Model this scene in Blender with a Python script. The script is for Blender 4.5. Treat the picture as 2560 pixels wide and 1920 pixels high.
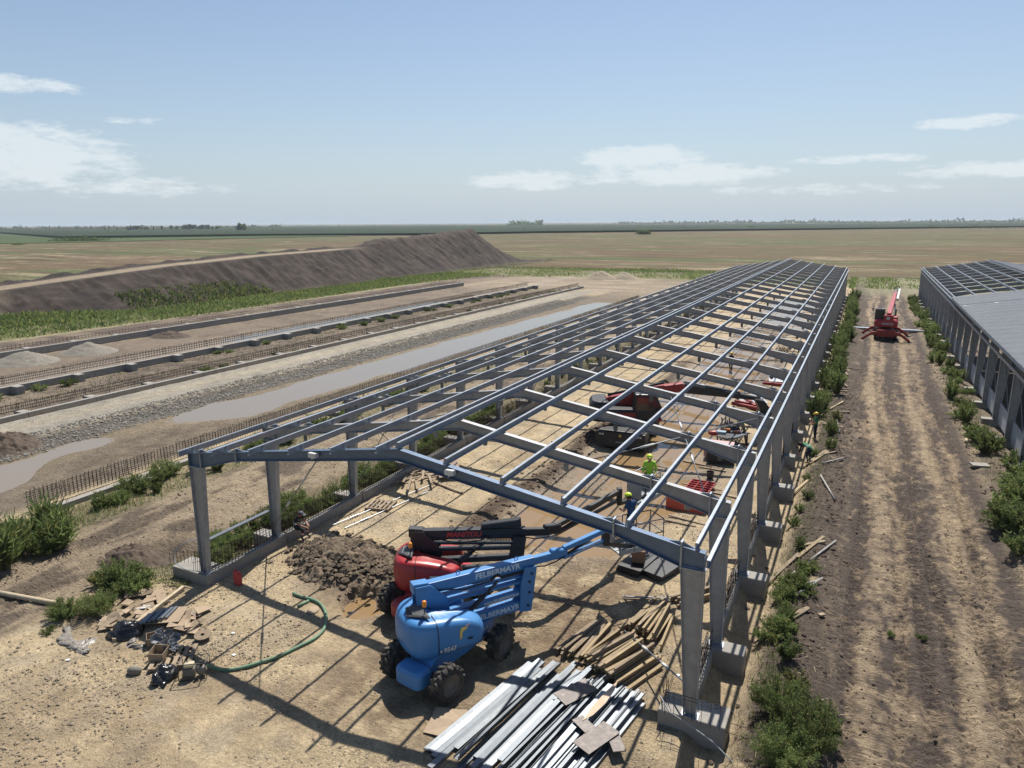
import bpy, bmesh, math, random
import numpy as np
from mathutils import Vector, Matrix
scene = bpy.context.scene
for o in list(bpy.data.objects):
    bpy.data.objects.remove(o, do_unlink=True)
COL = scene.collection
R = math.radians
rnd = random.Random(7)
# ---------------------------------------------------------------- camera
CAMZ, FPX = 13.25, 1770.0
VPX, VPY, ROLL = 2181.0, 551.0, R(.35)
_d = np.array([VPX-1280, 960-VPY, FPX]); _d /= np.linalg.norm(_d)
_h = np.array([math.cos(ROLL), math.sin(ROLL), 0])
_u = np.cross(_d, _h); _u /= np.linalg.norm(_u)
if _u[1] < 0: _u = -_u
_x = np.cross(_d, _u); _x /= np.linalg.norm(_x)
if _x[0] < 0: _x = -_x
RW = np.array([_x, _d, _u])
cam = bpy.data.cameras.new('camera'); camo = bpy.data.objects.new('camera', cam); COL.objects.link(camo)
cam.sensor_width = 36; cam.lens = 36*FPX/2560; cam.clip_start = .1; cam.clip_end = 60000
m = Matrix.Identity(4)
for i in range(3):
    m[i][0] = RW[i][0]; m[i][1] = RW[i][1]; m[i][2] = -RW[i][2]
m[2][3] = CAMZ
camo.matrix_world = m
scene.camera = camo
def at(px, py, z=0.0):
    """photo pixel (2560 wide) -> point of the place at height z"""
    r = RW @ np.array([px-1280, 960-py, FPX]); s = (z-CAMZ)/r[2]
    return Vector((r[0]*s, r[1]*s, z))
# ---------------------------------------------------------------- light
SUN = Vector((-.12, .67, 1.0)).normalized()
sl = bpy.data.lights.new('sun', 'SUN'); sl.energy = 5.0; sl.angle = R(.55); sl.color = (1, .945, .86)
so = bpy.data.objects.new('sun', sl); COL.objects.link(so)
so.rotation_euler = SUN.to_track_quat('Z', 'Y').to_euler(); so.location = (0, 0, 60)
scene.view_settings.view_transform = 'Standard'; scene.view_settings.look = 'None'
scene.view_settings.exposure = .5; scene.view_settings.gamma = 1
w = bpy.data.worlds.new('World'); scene.world = w; w.use_nodes = True
def world_sky():
    nt = w.node_tree; N = nt.nodes; L = nt.links; N.clear()
    out = N.new('ShaderNodeOutputWorld'); bg = N.new('ShaderNodeBackground'); bg.inputs[1].default_value = .069
    sky = N.new('ShaderNodeTexSky'); sky.sky_type = 'NISHITA'; sky.sun_disc = False
    sky.sun_elevation = math.asin(SUN.z); sky.sun_rotation = math.atan2(SUN.x, SUN.y)
    sky.altitude = 50; sky.air_density = 1.0; sky.dust_density = .6; sky.ozone_density = 1.0
    tc = N.new('ShaderNodeTexCoord'); sp = N.new('ShaderNodeSeparateXYZ'); L.new(tc.outputs['Generated'], sp.inputs[0])
    def M(op, a, b=None, c=None, clamp=False):
        n = N.new('ShaderNodeMath'); n.operation = op; n.use_clamp = clamp
        for i, v in enumerate((a, b, c)):
            if v is None: continue
            if isinstance(v, (int, float)): n.inputs[i].default_value = v
            else: L.new(v, n.inputs[i])
        return n.outputs[0]
    az = M('MULTIPLY', M('ARCTAN2', sp.outputs[0], sp.outputs[1]), 57.2958)
    el = M('MULTIPLY', M('ARCSINE', sp.outputs[2]), 57.2958)
    # cloud banks: azimuth, elevation, half width, half height (degrees), all round the horizon
    banks = [(-60, 4.4, 8.5, 2.6, 1.0), (-59.5, 8.7, 4.5, .75, .8), (-52.8, 6.9, 3.2, .38, .55), (-54, 2.6, 9, 1.0, .6),
             (-16.5, 4.8, 6.0, 1.15, 1.0), (-25, 3.2, 6.5, .95, .95), (-13, 3.5, 9.0, 1.1, 1.0), (5, 6.2, 4.2, .6, .9),
             (-1, 4.2, 6.5, .42, .75), (8, 3.2, 9, .8, .8), (-4, 2.2, 12, .6, .5),
             (40, 5, 12, 2, 1), (75, 4, 10, 2, 1), (115, 6, 15, 2.5, 1), (160, 5, 14, 2, 1), (-100, 5, 12, 2.2, 1), (-145, 6, 14, 2.4, 1)]
    cx = N.new('ShaderNodeCombineXYZ'); L.new(M('MULTIPLY', az, .19), cx.inputs[0]); L.new(M('MULTIPLY', el, .62), cx.inputs[1])
    n1 = N.new('ShaderNodeTexNoise'); n1.inputs['Scale'].default_value = 2.3; n1.inputs['Detail'].default_value = 11; n1.inputs['Roughness'].default_value = .70
    L.new(cx.outputs[0], n1.inputs['Vector'])
    tot = None
    for a0, e0, aw, ew, k in banks:
        da = M('MULTIPLY', M('SUBTRACT', az, a0), 1/aw); de = M('MULTIPLY', M('SUBTRACT', el, e0), 1/ew)
        q = M('SUBTRACT', 1.0, M('ADD', M('MULTIPLY', da, da), M('MULTIPLY', de, de)))
        q = M('MULTIPLY', M('MAXIMUM', q, 0.0), k)
        tot = q if tot is None else M('MAXIMUM', tot, q)
    dens = M('ADD', M('MULTIPLY', M('SUBTRACT', n1.outputs['Fac'], .5), 2.6), M('MULTIPLY', tot, 1.05))
    dens = M('MULTIPLY', M('SUBTRACT', dens, .30), 1.9, clamp=True)
    dens = M('MULTIPLY', dens, M('MINIMUM', M('MULTIPLY', tot, 3.0), 1.0))
    dens = M('MULTIPLY', dens, .75)
    # haze veil low over the horizon
    veil = M('MULTIPLY', M('POWER', 2.71828, M('MULTIPLY', M('MAXIMUM', el, 0.0), -.12)), .94)
    mx = N.new('ShaderNodeMix'); mx.data_type = 'RGBA'; L.new(veil, mx.inputs[0]); tn = N.new('ShaderNodeVectorMath'); tn.operation = 'MULTIPLY'; tn.inputs[1].default_value = (1.0, 1.03, 1.07); L.new(sky.outputs[0], tn.inputs[0]); L.new(tn.outputs[0], mx.inputs[6]); mx.inputs[7].default_value = (5.15, 6.15, 7.3, 1)
    mc = N.new('ShaderNodeMix'); mc.data_type = 'RGBA'; L.new(dens, mc.inputs[0]); L.new(mx.outputs[2], mc.inputs[6]); mc.inputs[7].default_value = (8.2, 8.9, 9.3, 1)
    L.new(mc.outputs[2], bg.inputs[0]); L.new(bg.outputs[0], out.inputs[0])
world_sky()
# ---------------------------------------------------------------- materials
MATS = {}
def mat(name, col, rough=.7, metal=0.0, var=.18, scale=2.0, bump=0.0, bscale=25.0, dirt=None, dscale=1.3, damt=.5, spec=.4, coat=0.0, coords='Object', translucent=0.0, rvar=0.0, alpha=None):
    if name in MATS: return MATS[name]
    mt = bpy.data.materials.new(name); mt.use_nodes = True; nt = mt.node_tree; N = nt.nodes; L = nt.links
    b = N['Principled BSDF']; b.inputs['Roughness'].default_value = rough; b.inputs['Metallic'].default_value = metal
    b.inputs['Specular IOR Level'].default_value = spec; b.inputs['Coat Weight'].default_value = coat
    tc = N.new('ShaderNodeTexCoord'); vec = tc.outputs[coords]
    oi = N.new('ShaderNodeObjectInfo')
    ad = N.new('ShaderNodeVectorMath'); ad.operation = 'ADD'; L.new(vec, ad.inputs[0])
    sc = N.new('ShaderNodeMath'); sc.operation = 'MULTIPLY'; sc.inputs[1].default_value = 37.0; L.new(oi.outputs['Random'], sc.inputs[0]); L.new(sc.outputs[0], ad.inputs[1])
    vec = ad.outputs[0]
    nz = N.new('ShaderNodeTexNoise'); nz.inputs['Scale'].default_value = scale; nz.inputs['Detail'].default_value = 6; nz.inputs['Roughness'].default_value = .65; L.new(vec, nz.inputs['Vector'])
    mr = N.new('ShaderNodeMapRange'); mr.inputs[1].default_value = .3; mr.inputs[2].default_value = .7; mr.inputs[3].default_value = 1-var; mr.inputs[4].default_value = 1+var; L.new(nz.outputs['Fac'], mr.inputs[0])
    src = mr.outputs[0]
    if rvar:
        m2 = N.new('ShaderNodeMapRange'); m2.inputs[3].default_value = 1-rvar; m2.inputs[4].default_value = 1+rvar; L.new(oi.outputs['Random'], m2.inputs[0])
        mu = N.new('ShaderNodeMath'); mu.operation = 'MULTIPLY'; L.new(src, mu.inputs[0]); L.new(m2.outputs[0], mu.inputs[1]); src = mu.outputs[0]
    mul = N.new('ShaderNodeVectorMath'); mul.operation = 'SCALE'; mul.inputs[0].default_value = col; L.new(src, mul.inputs['Scale'])
    cout = mul.outputs[0]
    if dirt:
        dn = N.new('ShaderNodeTexNoise'); dn.inputs['Scale'].default_value = dscale; dn.inputs['Detail'].default_value = 8; dn.inputs['Roughness'].default_value = .7; L.new(vec, dn.inputs['Vector'])
        dm = N.new('ShaderNodeMapRange'); dm.inputs[1].default_value = .72-damt*.45; dm.inputs[2].default_value = .85-damt*.3; L.new(dn.outputs['Fac'], dm.inputs[0])
        mx = N.new('ShaderNodeMix'); mx.data_type = 'RGBA'; L.new(dm.outputs[0], mx.inputs[0]); L.new(cout, mx.inputs[6]); mx.inputs[7].default_value = (*dirt, 1); cout = mx.outputs[2]
    L.new(cout, b.inputs['Base Color'])
    if bump:
        bn = N.new('ShaderNodeTexNoise'); bn.inputs['Scale'].default_value = bscale; bn.inputs['Detail'].default_value = 5; L.new(vec, bn.inputs['Vector'])
        bp = N.new('ShaderNodeBump'); bp.inputs['Strength'].default_value = bump; bp.inputs['Distance'].default_value = .03; L.new(bn.outputs['Fac'], bp.inputs['Height']); L.new(bp.outputs[0], b.inputs['Normal'])
    if alpha is not None: b.inputs['Alpha'].default_value = alpha
    if translucent:
        tr = N.new('ShaderNodeBsdfTranslucent'); L.new(cout, tr.inputs[0]); ms = N.new('ShaderNodeMixShader'); ms.inputs[0].default_value = translucent
        L.new(b.outputs[0], ms.inputs[1]); L.new(tr.outputs[0], ms.inputs[2]); L.new(ms.outputs[0], N['Material Output'].inputs[0])
    MATS[name] = mt
    return mt
DUST = (.30, .235, .16)
STEEL = mat('galvanised_steel', (.31, .345, .39), .38, .5, .14, 5, dirt=(.25, .28, .32), dscale=3, damt=.35)
STEEL2 = mat('galvanised_web', (.30, .31, .325), .45, .35, .16, 4, dirt=(.29, .285, .28), dscale=2.5, damt=.45)
STEEL_SKY = mat('sky_tinted_galvanised', (.115, .16, .235), .38, .4, .14, 5, dirt=(.15, .18, .22), dscale=3, damt=.3)  # front frame only: blue sky reflection painted into the steel colour
SHINY = mat('new_galvanised_profile', (.165, .182, .20), .42, .5, .15, 4, dirt=(.16, .175, .19), dscale=4, damt=.4, rvar=.35)
CONC = mat('concrete', (.265, .25, .225), .85, 0, .16, 3, .25, 40, dirt=(.24, .21, .175), dscale=1.5, damt=.45)
REBAR = mat('rusty_rebar', (.062, .043, .032), .75, .3, .3, 6)
TIMBER = mat('weathered_timber', (.235, .18, .12), .8, 0, .25, 6, .2, 40, dirt=(.17, .125, .085), dscale=4, damt=.5, rvar=.35)
YTIMBER = mat('yellow_formwork_timber', (.25, .185, .095), .7, 0, .22, 6, .15, 40, dirt=(.22, .16, .1), dscale=3, damt=.55, rvar=.3)
PLY = mat('film_faced_board', (.115, .09, .08), .5, 0, .25, 6, dirt=(.26, .215, .17), dscale=6, damt=.45)
CARD = mat('cardboard', (.33, .25, .17), .85, 0, .12, 3, dirt=(.22, .17, .12), dscale=3, damt=.4)
BLUE = mat('blue_paint', (.055, .205, .46), .38, 0, .10, 2, dirt=(.10, .18, .29), dscale=2.5, damt=.28, spec=.5)
REDP = mat('red_paint', (.34, .022, .026), .36, 0, .10, 2, dirt=(.36, .12, .09), dscale=2.5, damt=.2, spec=.5)
ORED = mat('orange_red_paint', (.52, .085, .05), .45, 0, .10, 2, dirt=(.4, .16, .1), dscale=2.5, damt=.25)
DRED = mat('dark_red_paint', (.30, .035, .03), .45, 0, .15, 2, dirt=(.22, .1, .07), dscale=2.5, damt=.3)
BLACK = mat('black_paint', (.018, .019, .022), .42, 0, .25, 3, dirt=(.07, .06, .05), dscale=3, damt=.3, spec=.5)
RUBBER = mat('tyre_rubber', (.030, .029, .028), .85, 0, .25, 5, .2, 30, dirt=(.15, .125, .095), dscale=2.5, damt=.55)
RIM = mat('dusty_rim', (.12, .105, .09), .8, 0, .2, 4, dirt=(.2, .165, .12), dscale=3, damt=.5)
GLASS = mat('dark_glass', (.02, .03, .035), .06, 0, .1, 2, spec=.8)
AMBER = mat('amber_lens', (.9, .30, .02), .25, 0, .1, 2, spec=.6)
LETTER = mat('pale_lettering', (.60, .68, .76), .5, 0, .12, 8)
RLETTER = mat('red_lettering', (.55, .05, .04), .5, 0, .1, 8)
GLETTER = mat('grey_lettering', (.45, .44, .43), .5, 0, .1, 8)
YDEC = mat('yellow_decal', (.72, .49, .10), .5, 0, .12, 8)
GREY = mat('grey_plastic', (.30, .32, .33), .5, 0, .12, 3)
WHITE = mat('white_plate', (.55, .55, .535), .5, 0, .1, 3, dirt=(.38, .36, .33), dscale=3, damt=.3)
SKIN = mat('skin', (.38, .20, .13), .6, 0, .1, 5)
HAIR = mat('hair', (.03, .022, .018), .8, 0, .2, 9)
NAVY = mat('navy_cloth', (.018, .024, .045), .9, 0, .25, 8)
DARKC = mat('dark_cloth', (.016, .018, .022), .9, 0, .25, 8)
LIME = mat('lime_cloth', (.33, .62, .05), .75, 0, .12, 8)
GREENC = mat('green_cloth', (.03, .20, .09), .85, 0, .15, 8)
BLUEC = mat('blue_cloth', (.02, .06, .16), .85, 0, .2, 8)
BOOT = mat('boot_leather', (.06, .05, .045), .8, 0, .2, 8)
REFL = mat('reflective_band', (.58, .64, .60), .5, 0, .1, 8)
REDC = mat('red_cloth', (.30, .03, .035), .85, 0, .15, 8)
LIMEH = mat('lime_helmet', (.62, .80, .04), .3, 0, .05, 8, spec=.6)
YELH = mat('yellow_helmet', (.75, .50, .03), .3, 0, .05, 8, spec=.6)
GREYC = mat('grey_cap_cloth', (.11, .11, .135), .85, 0, .15, 8)
HOSE = mat('green_hose_rubber', (.10, .21, .13), .6, 0, .18, 5, dirt=(.22, .2, .13), dscale=5, damt=.55)
BAG = mat('black_bag_plastic', (.012, .012, .013), .22, 0, .2, 6, .6, 10, spec=.6)
FILM = mat('clear_plastic_film', (.50, .465, .42), .25, 0, .25, 9, .8, 14, spec=.7, translucent=.5, alpha=.8)
SOIL = mat('dark_soil', (.075, .054, .04), .95, 0, .4, 2.2, .8, 10, coords='Object', dirt=(.12, .09, .066), dscale=.6, damt=.45)
CLOD = mat('clay_clod', (.135, .102, .07), .95, 0, .35, 2.5, .6, 14, dirt=(.22, .172, .115), dscale=1.5, damt=.5, rvar=.2)
SAND = mat('crushed_stone', (.19, .172, .142), .95, 0, .25, 4, .5, 30)
STONE = mat('pebbles', (.27, .22, .155), .9, 0, .35, 8, 0)
LEAF = mat('leaf_green', (.150, .195, .066), .7, 0, .45, 2.5, translucent=.55, rvar=.3, spec=.2)
LEAFD = mat('leaf_dark', (.098, .14, .05), .7, 0, .45, 2.5, translucent=.55, rvar=.3, spec=.2)
LEAFY = mat('leaf_dry', (.25, .23, .09), .75, 0, .35, 1.5, translucent=.45, rvar=.2, spec=.2)
STALK = mat('stalk', (.13, .11, .055), .85, 0, .25, 4)
BARK = mat('bark', (.08, .065, .05), .9, 0, .25, 4)
ROOF = mat('coated_roof_sheet', (.36, .365, .37), .45, .2, .10, .8, dirt=(.32, .325, .33), dscale=.8, damt=.3)
# ---------------------------------------------------------------- mesh helpers
class MB:
    def __init__(s): s.v = []; s.f = []
    def add(s, vs, fs):
        n = len(s.v); s.v += [tuple(v) for v in vs]; s.f += [tuple(i+n for i in f) for f in fs]; return s
    def box(s, c, d, rz=0.0, Mx=None):
        x, y, z = (k/2 for k in d); c = Vector(c)
        M_ = Mx if Mx is not None else Matrix.Rotation(rz, 3, 'Z')
        vs = [c + M_ @ Vector((a*x, b*y, e*z)) for e in (-1, 1) for a, b in ((-1, -1), (1, -1), (1, 1), (-1, 1))]
        return s.add(vs, [(0, 3, 2, 1), (4, 5, 6, 7), (0, 1, 5, 4), (1, 2, 6, 5), (2, 3, 7, 6), (3, 0, 4, 7)])
    def bar(s, p, q, w, h, up=(0, 0, 1), w2=None, h2=None):
        p = Vector(p); q = Vector(q); d = (q-p).normalized(); up = Vector(up)
        sd = d.cross(up)
        if sd.length < 1e-4: sd = d.cross(Vector((0, 1, 0)))
        sd.normalize(); u = sd.cross(d)
        w2 = w if w2 is None else w2; h2 = h if h2 is None else h2
        vs = [a + sd*(i*ww/2) + u*(j*hh/2) for a, ww, hh in ((p, w, h), (q, w2, h2)) for i, j in ((-1, -1), (1, -1), (1, 1), (-1, 1))]
        return s.add(vs, [(0, 1, 2, 3), (7, 6, 5, 4), (0, 4, 5, 1), (1, 5, 6, 2), (2, 6, 7, 3), (3, 7, 4, 0)])
    def tube(s, p, q, r, r2=None, n=8, cap=True):
        p = Vector(p); q = Vector(q); d = (q-p).normalized(); a = d.orthogonal().normalized(); b = d.cross(a); r2 = r if r2 is None else r2
        vs = []
        for c, rr in ((p, r), (q, r2)):
            vs += [c + (a*math.cos(2*math.pi*i/n) + b*math.sin(2*math.pi*i/n))*rr for i in range(n)]
        fs = [(i, (i+1) % n, n+(i+1) % n, n+i) for i in range(n)]
        if cap: fs += [tuple(range(n-1, -1, -1)), tuple(range(n, 2*n))]
        return s.add(vs, fs)
    def path(s, pts, r, n=8):
        pts = [Vector(p) for p in pts]; vs = []; a = None
        for i, p in enumerate(pts):
            d = (pts[min(i+1, len(pts)-1)] - pts[max(i-1, 0)]).normalized()
            a = d.orthogonal().normalized() if a is None else (a - d*a.dot(d)).normalized()
            b = d.cross(a)
            vs += [p + (a*math.cos(2*math.pi*k/n) + b*math.sin(2*math.pi*k/n))*r for k in range(n)]
        fs = [(j*n+i, j*n+(i+1) % n, (j+1)*n+(i+1) % n, (j+1)*n+i) for j in range(len(pts)-1) for i in range(n)]
        fs += [tuple(range(n-1, -1, -1)), tuple(range((len(pts)-1)*n, len(pts)*n))]
        return s.add(vs, fs)
    def prism(s, poly, off):
        """poly: list of 3D points (one planar face), extruded by vector off"""
        n = len(poly); off = Vector(off); a = [Vector(p) for p in poly]
        return s.add(a + [p+off for p in a], [tuple(range(n-1, -1, -1)), tuple(range(n, 2*n))] + [(i, (i+1) % n, n+(i+1) % n, n+i) for i in range(n)])
    def xz(s, poly, y0, y1):
        return s.prism([(x, y0, z) for x, z in poly], (0, y1-y0, 0))
    def ell(s, c, r, nu=10, nv=6, Mx=None, half=False):
        c = Vector(c); vs = []; fs = []
        lo = 0 if half else -math.pi/2
        for j in range(nv+1):
            t = lo + (math.pi/2-lo)*j/nv
            for i in range(nu):
                p = Vector((r[0]*math.cos(t)*math.cos(2*math.pi*i/nu), r[1]*math.cos(t)*math.sin(2*math.pi*i/nu), r[2]*math.sin(t)))
                vs.append(c + (Mx @ p if Mx is not None else p))
        for j in range(nv):
            for i in range(nu): fs.append((j*nu+i, j*nu+(i+1) % nu, (j+1)*nu+(i+1) % nu, (j+1)*nu+i))
        return s.add(vs, fs)
    def lathe(s, prof, n=20, axis='y', c=(0, 0, 0)):
        """prof: (radius, axial)"""
        c = Vector(c); vs = []
        for k in range(n):
            a = 2*math.pi*k/n
            for r, t in prof:
                vs.append(c + (Vector((r*math.cos(a), t, r*math.sin(a))) if axis == 'y' else Vector((r*math.cos(a), r*math.sin(a), t))))
        m_ = len(prof)
        return s.add(vs, [(k*m_+i, k*m_+i+1, ((k+1) % n)*m_+i+1, ((k+1) % n)*m_+i) for k in range(n) for i in range(m_-1)])
    def mesh(s, name):
        me = bpy.data.meshes.new(name); me.from_pydata(s.v, [], s.f); me.validate(); me.update(); return me
    def build(s, name, material, parent=None, smooth=False, bevel=0.0, seg=1, **kw):
        me = s.mesh(name); me.materials.append(material)
        bm = bmesh.new(); bm.from_mesh(me); bmesh.ops.recalc_face_normals(bm, faces=bm.faces); bm.to_mesh(me); bm.free()
        return put(name, me, parent, smooth, bevel, seg, **kw)
def put(name, me, parent=None, smooth=False, bevel=0.0, seg=1, **kw):
    o = bpy.data.objects.new(name, me); COL.objects.link(o)
    if parent is not None: o.parent = parent
    if smooth:
        for p in me.polygons: p.use_smooth = True
    if bevel:
        b = o.modifiers.new('bevel', 'BEVEL'); b.width = bevel; b.segments = seg; b.limit_method = 'ANGLE'; b.angle_limit = R(35)
    for k, v in kw.items():
        if v is not None: o[k] = v
    return o
def thing(name, label, category, loc=(0, 0, 0), rz=0.0, group=None):
    o = bpy.data.objects.new(name, None); COL.objects.link(o); o.location = loc; o.rotation_euler = (0, 0, rz); o.empty_display_size = .2
    o['label'] = label; o['category'] = category
    if group: o['group'] = group
    return o
def copytree(o, parent=None):
    c = o.copy(); COL.objects.link(c); c.parent = parent
    for ch in o.children: copytree(ch, c)
    return c
def text(s, size, material, parent, mtx, name='lettering', bold=.012, shear=0.0, width=None, ext=.004):
    cu = bpy.data.curves.new('txt', 'FONT'); cu.body = s; cu.size = size; cu.offset = bold*size; cu.extrude = ext; cu.shear = shear; cu.align_x = 'CENTER'; cu.align_y = 'CENTER'; cu.resolution_u = 3
    to = bpy.data.objects.new('txt', cu); COL.objects.link(to)
    dg = bpy.context.evaluated_depsgraph_get(); me = bpy.data.meshes.new_from_object(to.evaluated_get(dg))
    bpy.data.objects.remove(to, do_unlink=True)
    me.materials.clear(); me.materials.append(material)
    if width and len(me.vertices):
        xs = [v.co.x for v in me.vertices]; k = width/(max(xs)-min(xs)); mid = (max(xs)+min(xs))/2
        for v in me.vertices: v.co.x = (v.co.x-mid)*k
    o = put(name, me, parent); o.matrix_local = mtx
    return o
def frame(o, xdir, ydir):
    """matrix with local x along xdir, y along ydir"""
    x = Vector(xdir).normalized(); y = Vector(ydir); y = (y - x*y.dot(x)).normalized(); z = x.cross(y)
    m_ = Matrix.Identity(4)
    for i in range(3): m_[i][0] = x[i]; m_[i][1] = y[i]; m_[i][2] = z[i]; m_[i][3] = o[i]
    return m_
# ---------------------------------------------------------------- noise on arrays
def vn(x, y, seed=0):
    xi = np.floor(x).astype(np.int64); yi = np.floor(y).astype(np.int64); fx = x-xi; fy = y-yi
    fx = fx*fx*(3-2*fx); fy = fy*fy*(3-2*fy)
    def hsh(a, b):
        n = (a*374761393 + b*668265263 + seed*1442695041) & 0x7fffffff
        n = ((n ^ (n >> 13))*1274126177) & 0x7fffffff
        return ((n ^ (n >> 16)) & 0xffff)/65535.0
    return (hsh(xi, yi)*(1-fx)+hsh(xi+1, yi)*fx)*(1-fy) + (hsh(xi, yi+1)*(1-fx)+hsh(xi+1, yi+1)*fx)*fy
def fbm(x, y, o=4, seed=0):
    t = 0; a = .5; s = 0
    for k in range(o):
        t = t + a*vn(x*2**k+13.7*k, y*2**k-7.1*k, seed+k); s += a; a *= .55
    return t/s
def sm(a, b, x):
    t = np.clip((x-a)/(b-a), 0, 1); return t*t*(3-2*t)
def band(x, a, b, e):
    return sm(a-e, a+e, x)*(1-sm(b-e, b+e, x))
# ================================================================ ground
def xw0(y): return np.interp(y, [10, 21, 26, 32, 43, 54, 114], [-43.2, -43.1, -43.6, -44.1, -42.9, -43.1, -40.5])
def xw1(y): return np.interp(y, [10, 19.5, 23.8, 28, 31, 35, 42.5, 61, 115], [-38.5, -39.9, -41.4, -42.2, -41.8, -38.9, -38.3, -37.8, -37.2])
WATER_STRIP, WATER_IN = -.10, -.085
def tread(x, y, xc, wd, per=.33):
    d = np.abs(x-xc); mk = 1-sm(wd*.75, wd, d)
    ph = (y + d*1.1 + .25*vn(x*.6, y*.6, 91))/per
    return mk, mk*(np.abs((ph % 1.0)-.5)*2-.5)
def height(x, y, detail=True):
    x = np.asarray(x, float); y = np.asarray(y, float)
    n1 = fbm(x*.45, y*.45, 3, 1)-.5; n2 = fbm(x*2.2, y*2.2, 4, 2)-.5
    h = .07*n1 + .05*n2
    inb = band(x, -21, -3.2, .3)*sm(15, 19, y)
    # churned wet middle of the shed
    im = band(x, -13.6, -7.0 + 1.2*np.sin(y*.21), .7)*sm(22, 27, y)*(1-sm(128, 134, y))
    h = h + im*(-.12 + .22*(fbm(x*.33, y*.16, 3, 5)-.5) + .12*(fbm(x*1.5, y*1.1, 4, 6)-.5))
    rdg = np.exp(-((x+14.5+.3*np.sin(y*.5))/.55)**2)*sm(20, 23, y)*(1-sm(60, 75, y)) + .7*np.exp(-((x+6.9+.4*np.sin(y*.4+1))/.5)**2)*sm(36, 40, y)*(1-sm(75, 90, y))
    h = h + rdg*(.16 + .55*np.maximum(fbm(x*1.3, y*1.1, 4, 9)-.42, 0))
    # churn in front of the shed round the lifts
    ch = np.exp(-(((x+12.5)/3.2)**2+((y-20.5)/4.2)**2)) + .6*np.exp(-(((x+8.5)/2.2)**2+((y-22)/4)**2))
    h = h + ch*.11*(fbm(x*2.0, y*2.0, 4, 12)-.5)
    for xc in (-10.2, -8.6, -9.4):
        mk, t = tread(x-.35*(y-22), y, xc, .28); h = h + t*.04*band(y, 18, 30, 2)
    for xc in (-15.6, -18.2):
        mk, t = tread(x, y-.2*x, xc, .26); h = h + t*.025*band(y, 8, 15, 1)
    # pit with the pool beside the clod heap
    pit = np.exp(-(((x+15.1)/.85)**2+((y-18.4)/1.0)**2)**2)
    h = h - .62*pit
    # right-hand side: low strip, spoil bank, track
    h = h - .28*band(x, -3.0, -2.0, .25)
    bank = np.exp(-((x+.9)/.75)**2); h = h + bank*(.20 + .35*(fbm(x*1.4, y*1.2, 4, 15)-.45))
    tr = band(x, .3, 6.6, .5)
    h = h + tr*(-.08 + .09*(fbm(x*1.8, y*.4, 3, 17)-.5) + .10*(fbm(x*4.5, y*4.0, 3, 18)-.5))
    for k, xc in enumerate((.75, 2.0, 2.55, 3.35, 4.55, 5.2)):
        mk, t = tread(x + .25*np.sin(y*.11+k), y, xc, .27); h = h - mk*.07 + t*.12*(1-sm(60, 85, y))*(.4+1.1*vn(x*.5, y*.25, 93+k))
    h = h + band(x, 6.2, 8.0, .4)*(.12 + .3*(fbm(x*1.3, y*1.3, 4, 19)-.5))
    # left-hand side
    h = h - .14*band(x, -24.6, -21.6, .4)*sm(16, 18, y) - .55*np.exp(-(((x+25.0)/.9)**2+((y-18.3)/1.1)**2))
    for xc in (-26.0, -26.6, -28.2, -28.8):
        mk, t = tread(x+.2*np.sin(y*.15), y, xc, .28); h = h - mk*.05 + t*.06*(1-sm(50, 70, y))
    h = h + band(x, -33, -21, 1)*.10*(fbm(x*.9, y*.6, 4, 21)-.5)
    yy = np.clip(y, 5, 116)
    e0 = xw0(yy)+1.3*(vn(y*.35, x*0+3, 33)-.5); e1 = xw1(yy)+1.8*(vn(y*.3, x*0+8, 35)-.5)
    wet = sm(-.7, .6, x-e0)*sm(-.8, .6, e1-x)*(1-sm(112, 116, y))
    brk = np.exp(-(((y-30)/3.6)**2))
    h = h - wet*(.22-.15*brk)*(1-.55*brk) - .03*band(x, -43, -36, .8)
    for xc in (-41.6, -40.4, -39.2, -38.0):
        mk, t = tread(x-.12*(y-30), y, xc, .32, .36); h = h + t*.05*band(y, 22, 40, 3)
    road = band(x, -51.3, -46.0, 1.1)
    h = h + road*.42*(1-sm(120, 140, y)) + np.exp(-((x+44.9)/.9)**2)*.16*(fbm(x*2, y*2, 4, 41)-.3)
    h = h + band(x, -61, -52.5, .5)*.14*(fbm(x*.8, y*.5, 4, 43)-.5) + band(x, -77, -62.5, .5)*.10*(fbm(x*.4, y*.3, 4, 45)-.6)
    h = h - .16*np.exp(-((x+66.2)/1.6)**2)*band(y, 58, 118, 8)
    # gravel sheet away from the work settles into the fields
    edge = np.maximum(sm(-100, -108, x), np.maximum(sm(190, 203, y), sm(30, 38, x)))
    h = h*(1-edge) - .75*edge
    return h
def hz(x, y): return float(height(np.array([x]), np.array([y]))[0])
def spaced(segs):
    out = [segs[0][0]]
    for a, b, s0, s1 in segs:
        v = a
        while v < b-1e-6:
            st = s0+(s1-s0)*(v-a)/(b-a); v = min(v+st, b); out.append(v)
    return np.array(out)
def lerp(c, t, col): return c*(1-t[..., None]) + np.array(col)*t[..., None]
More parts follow.
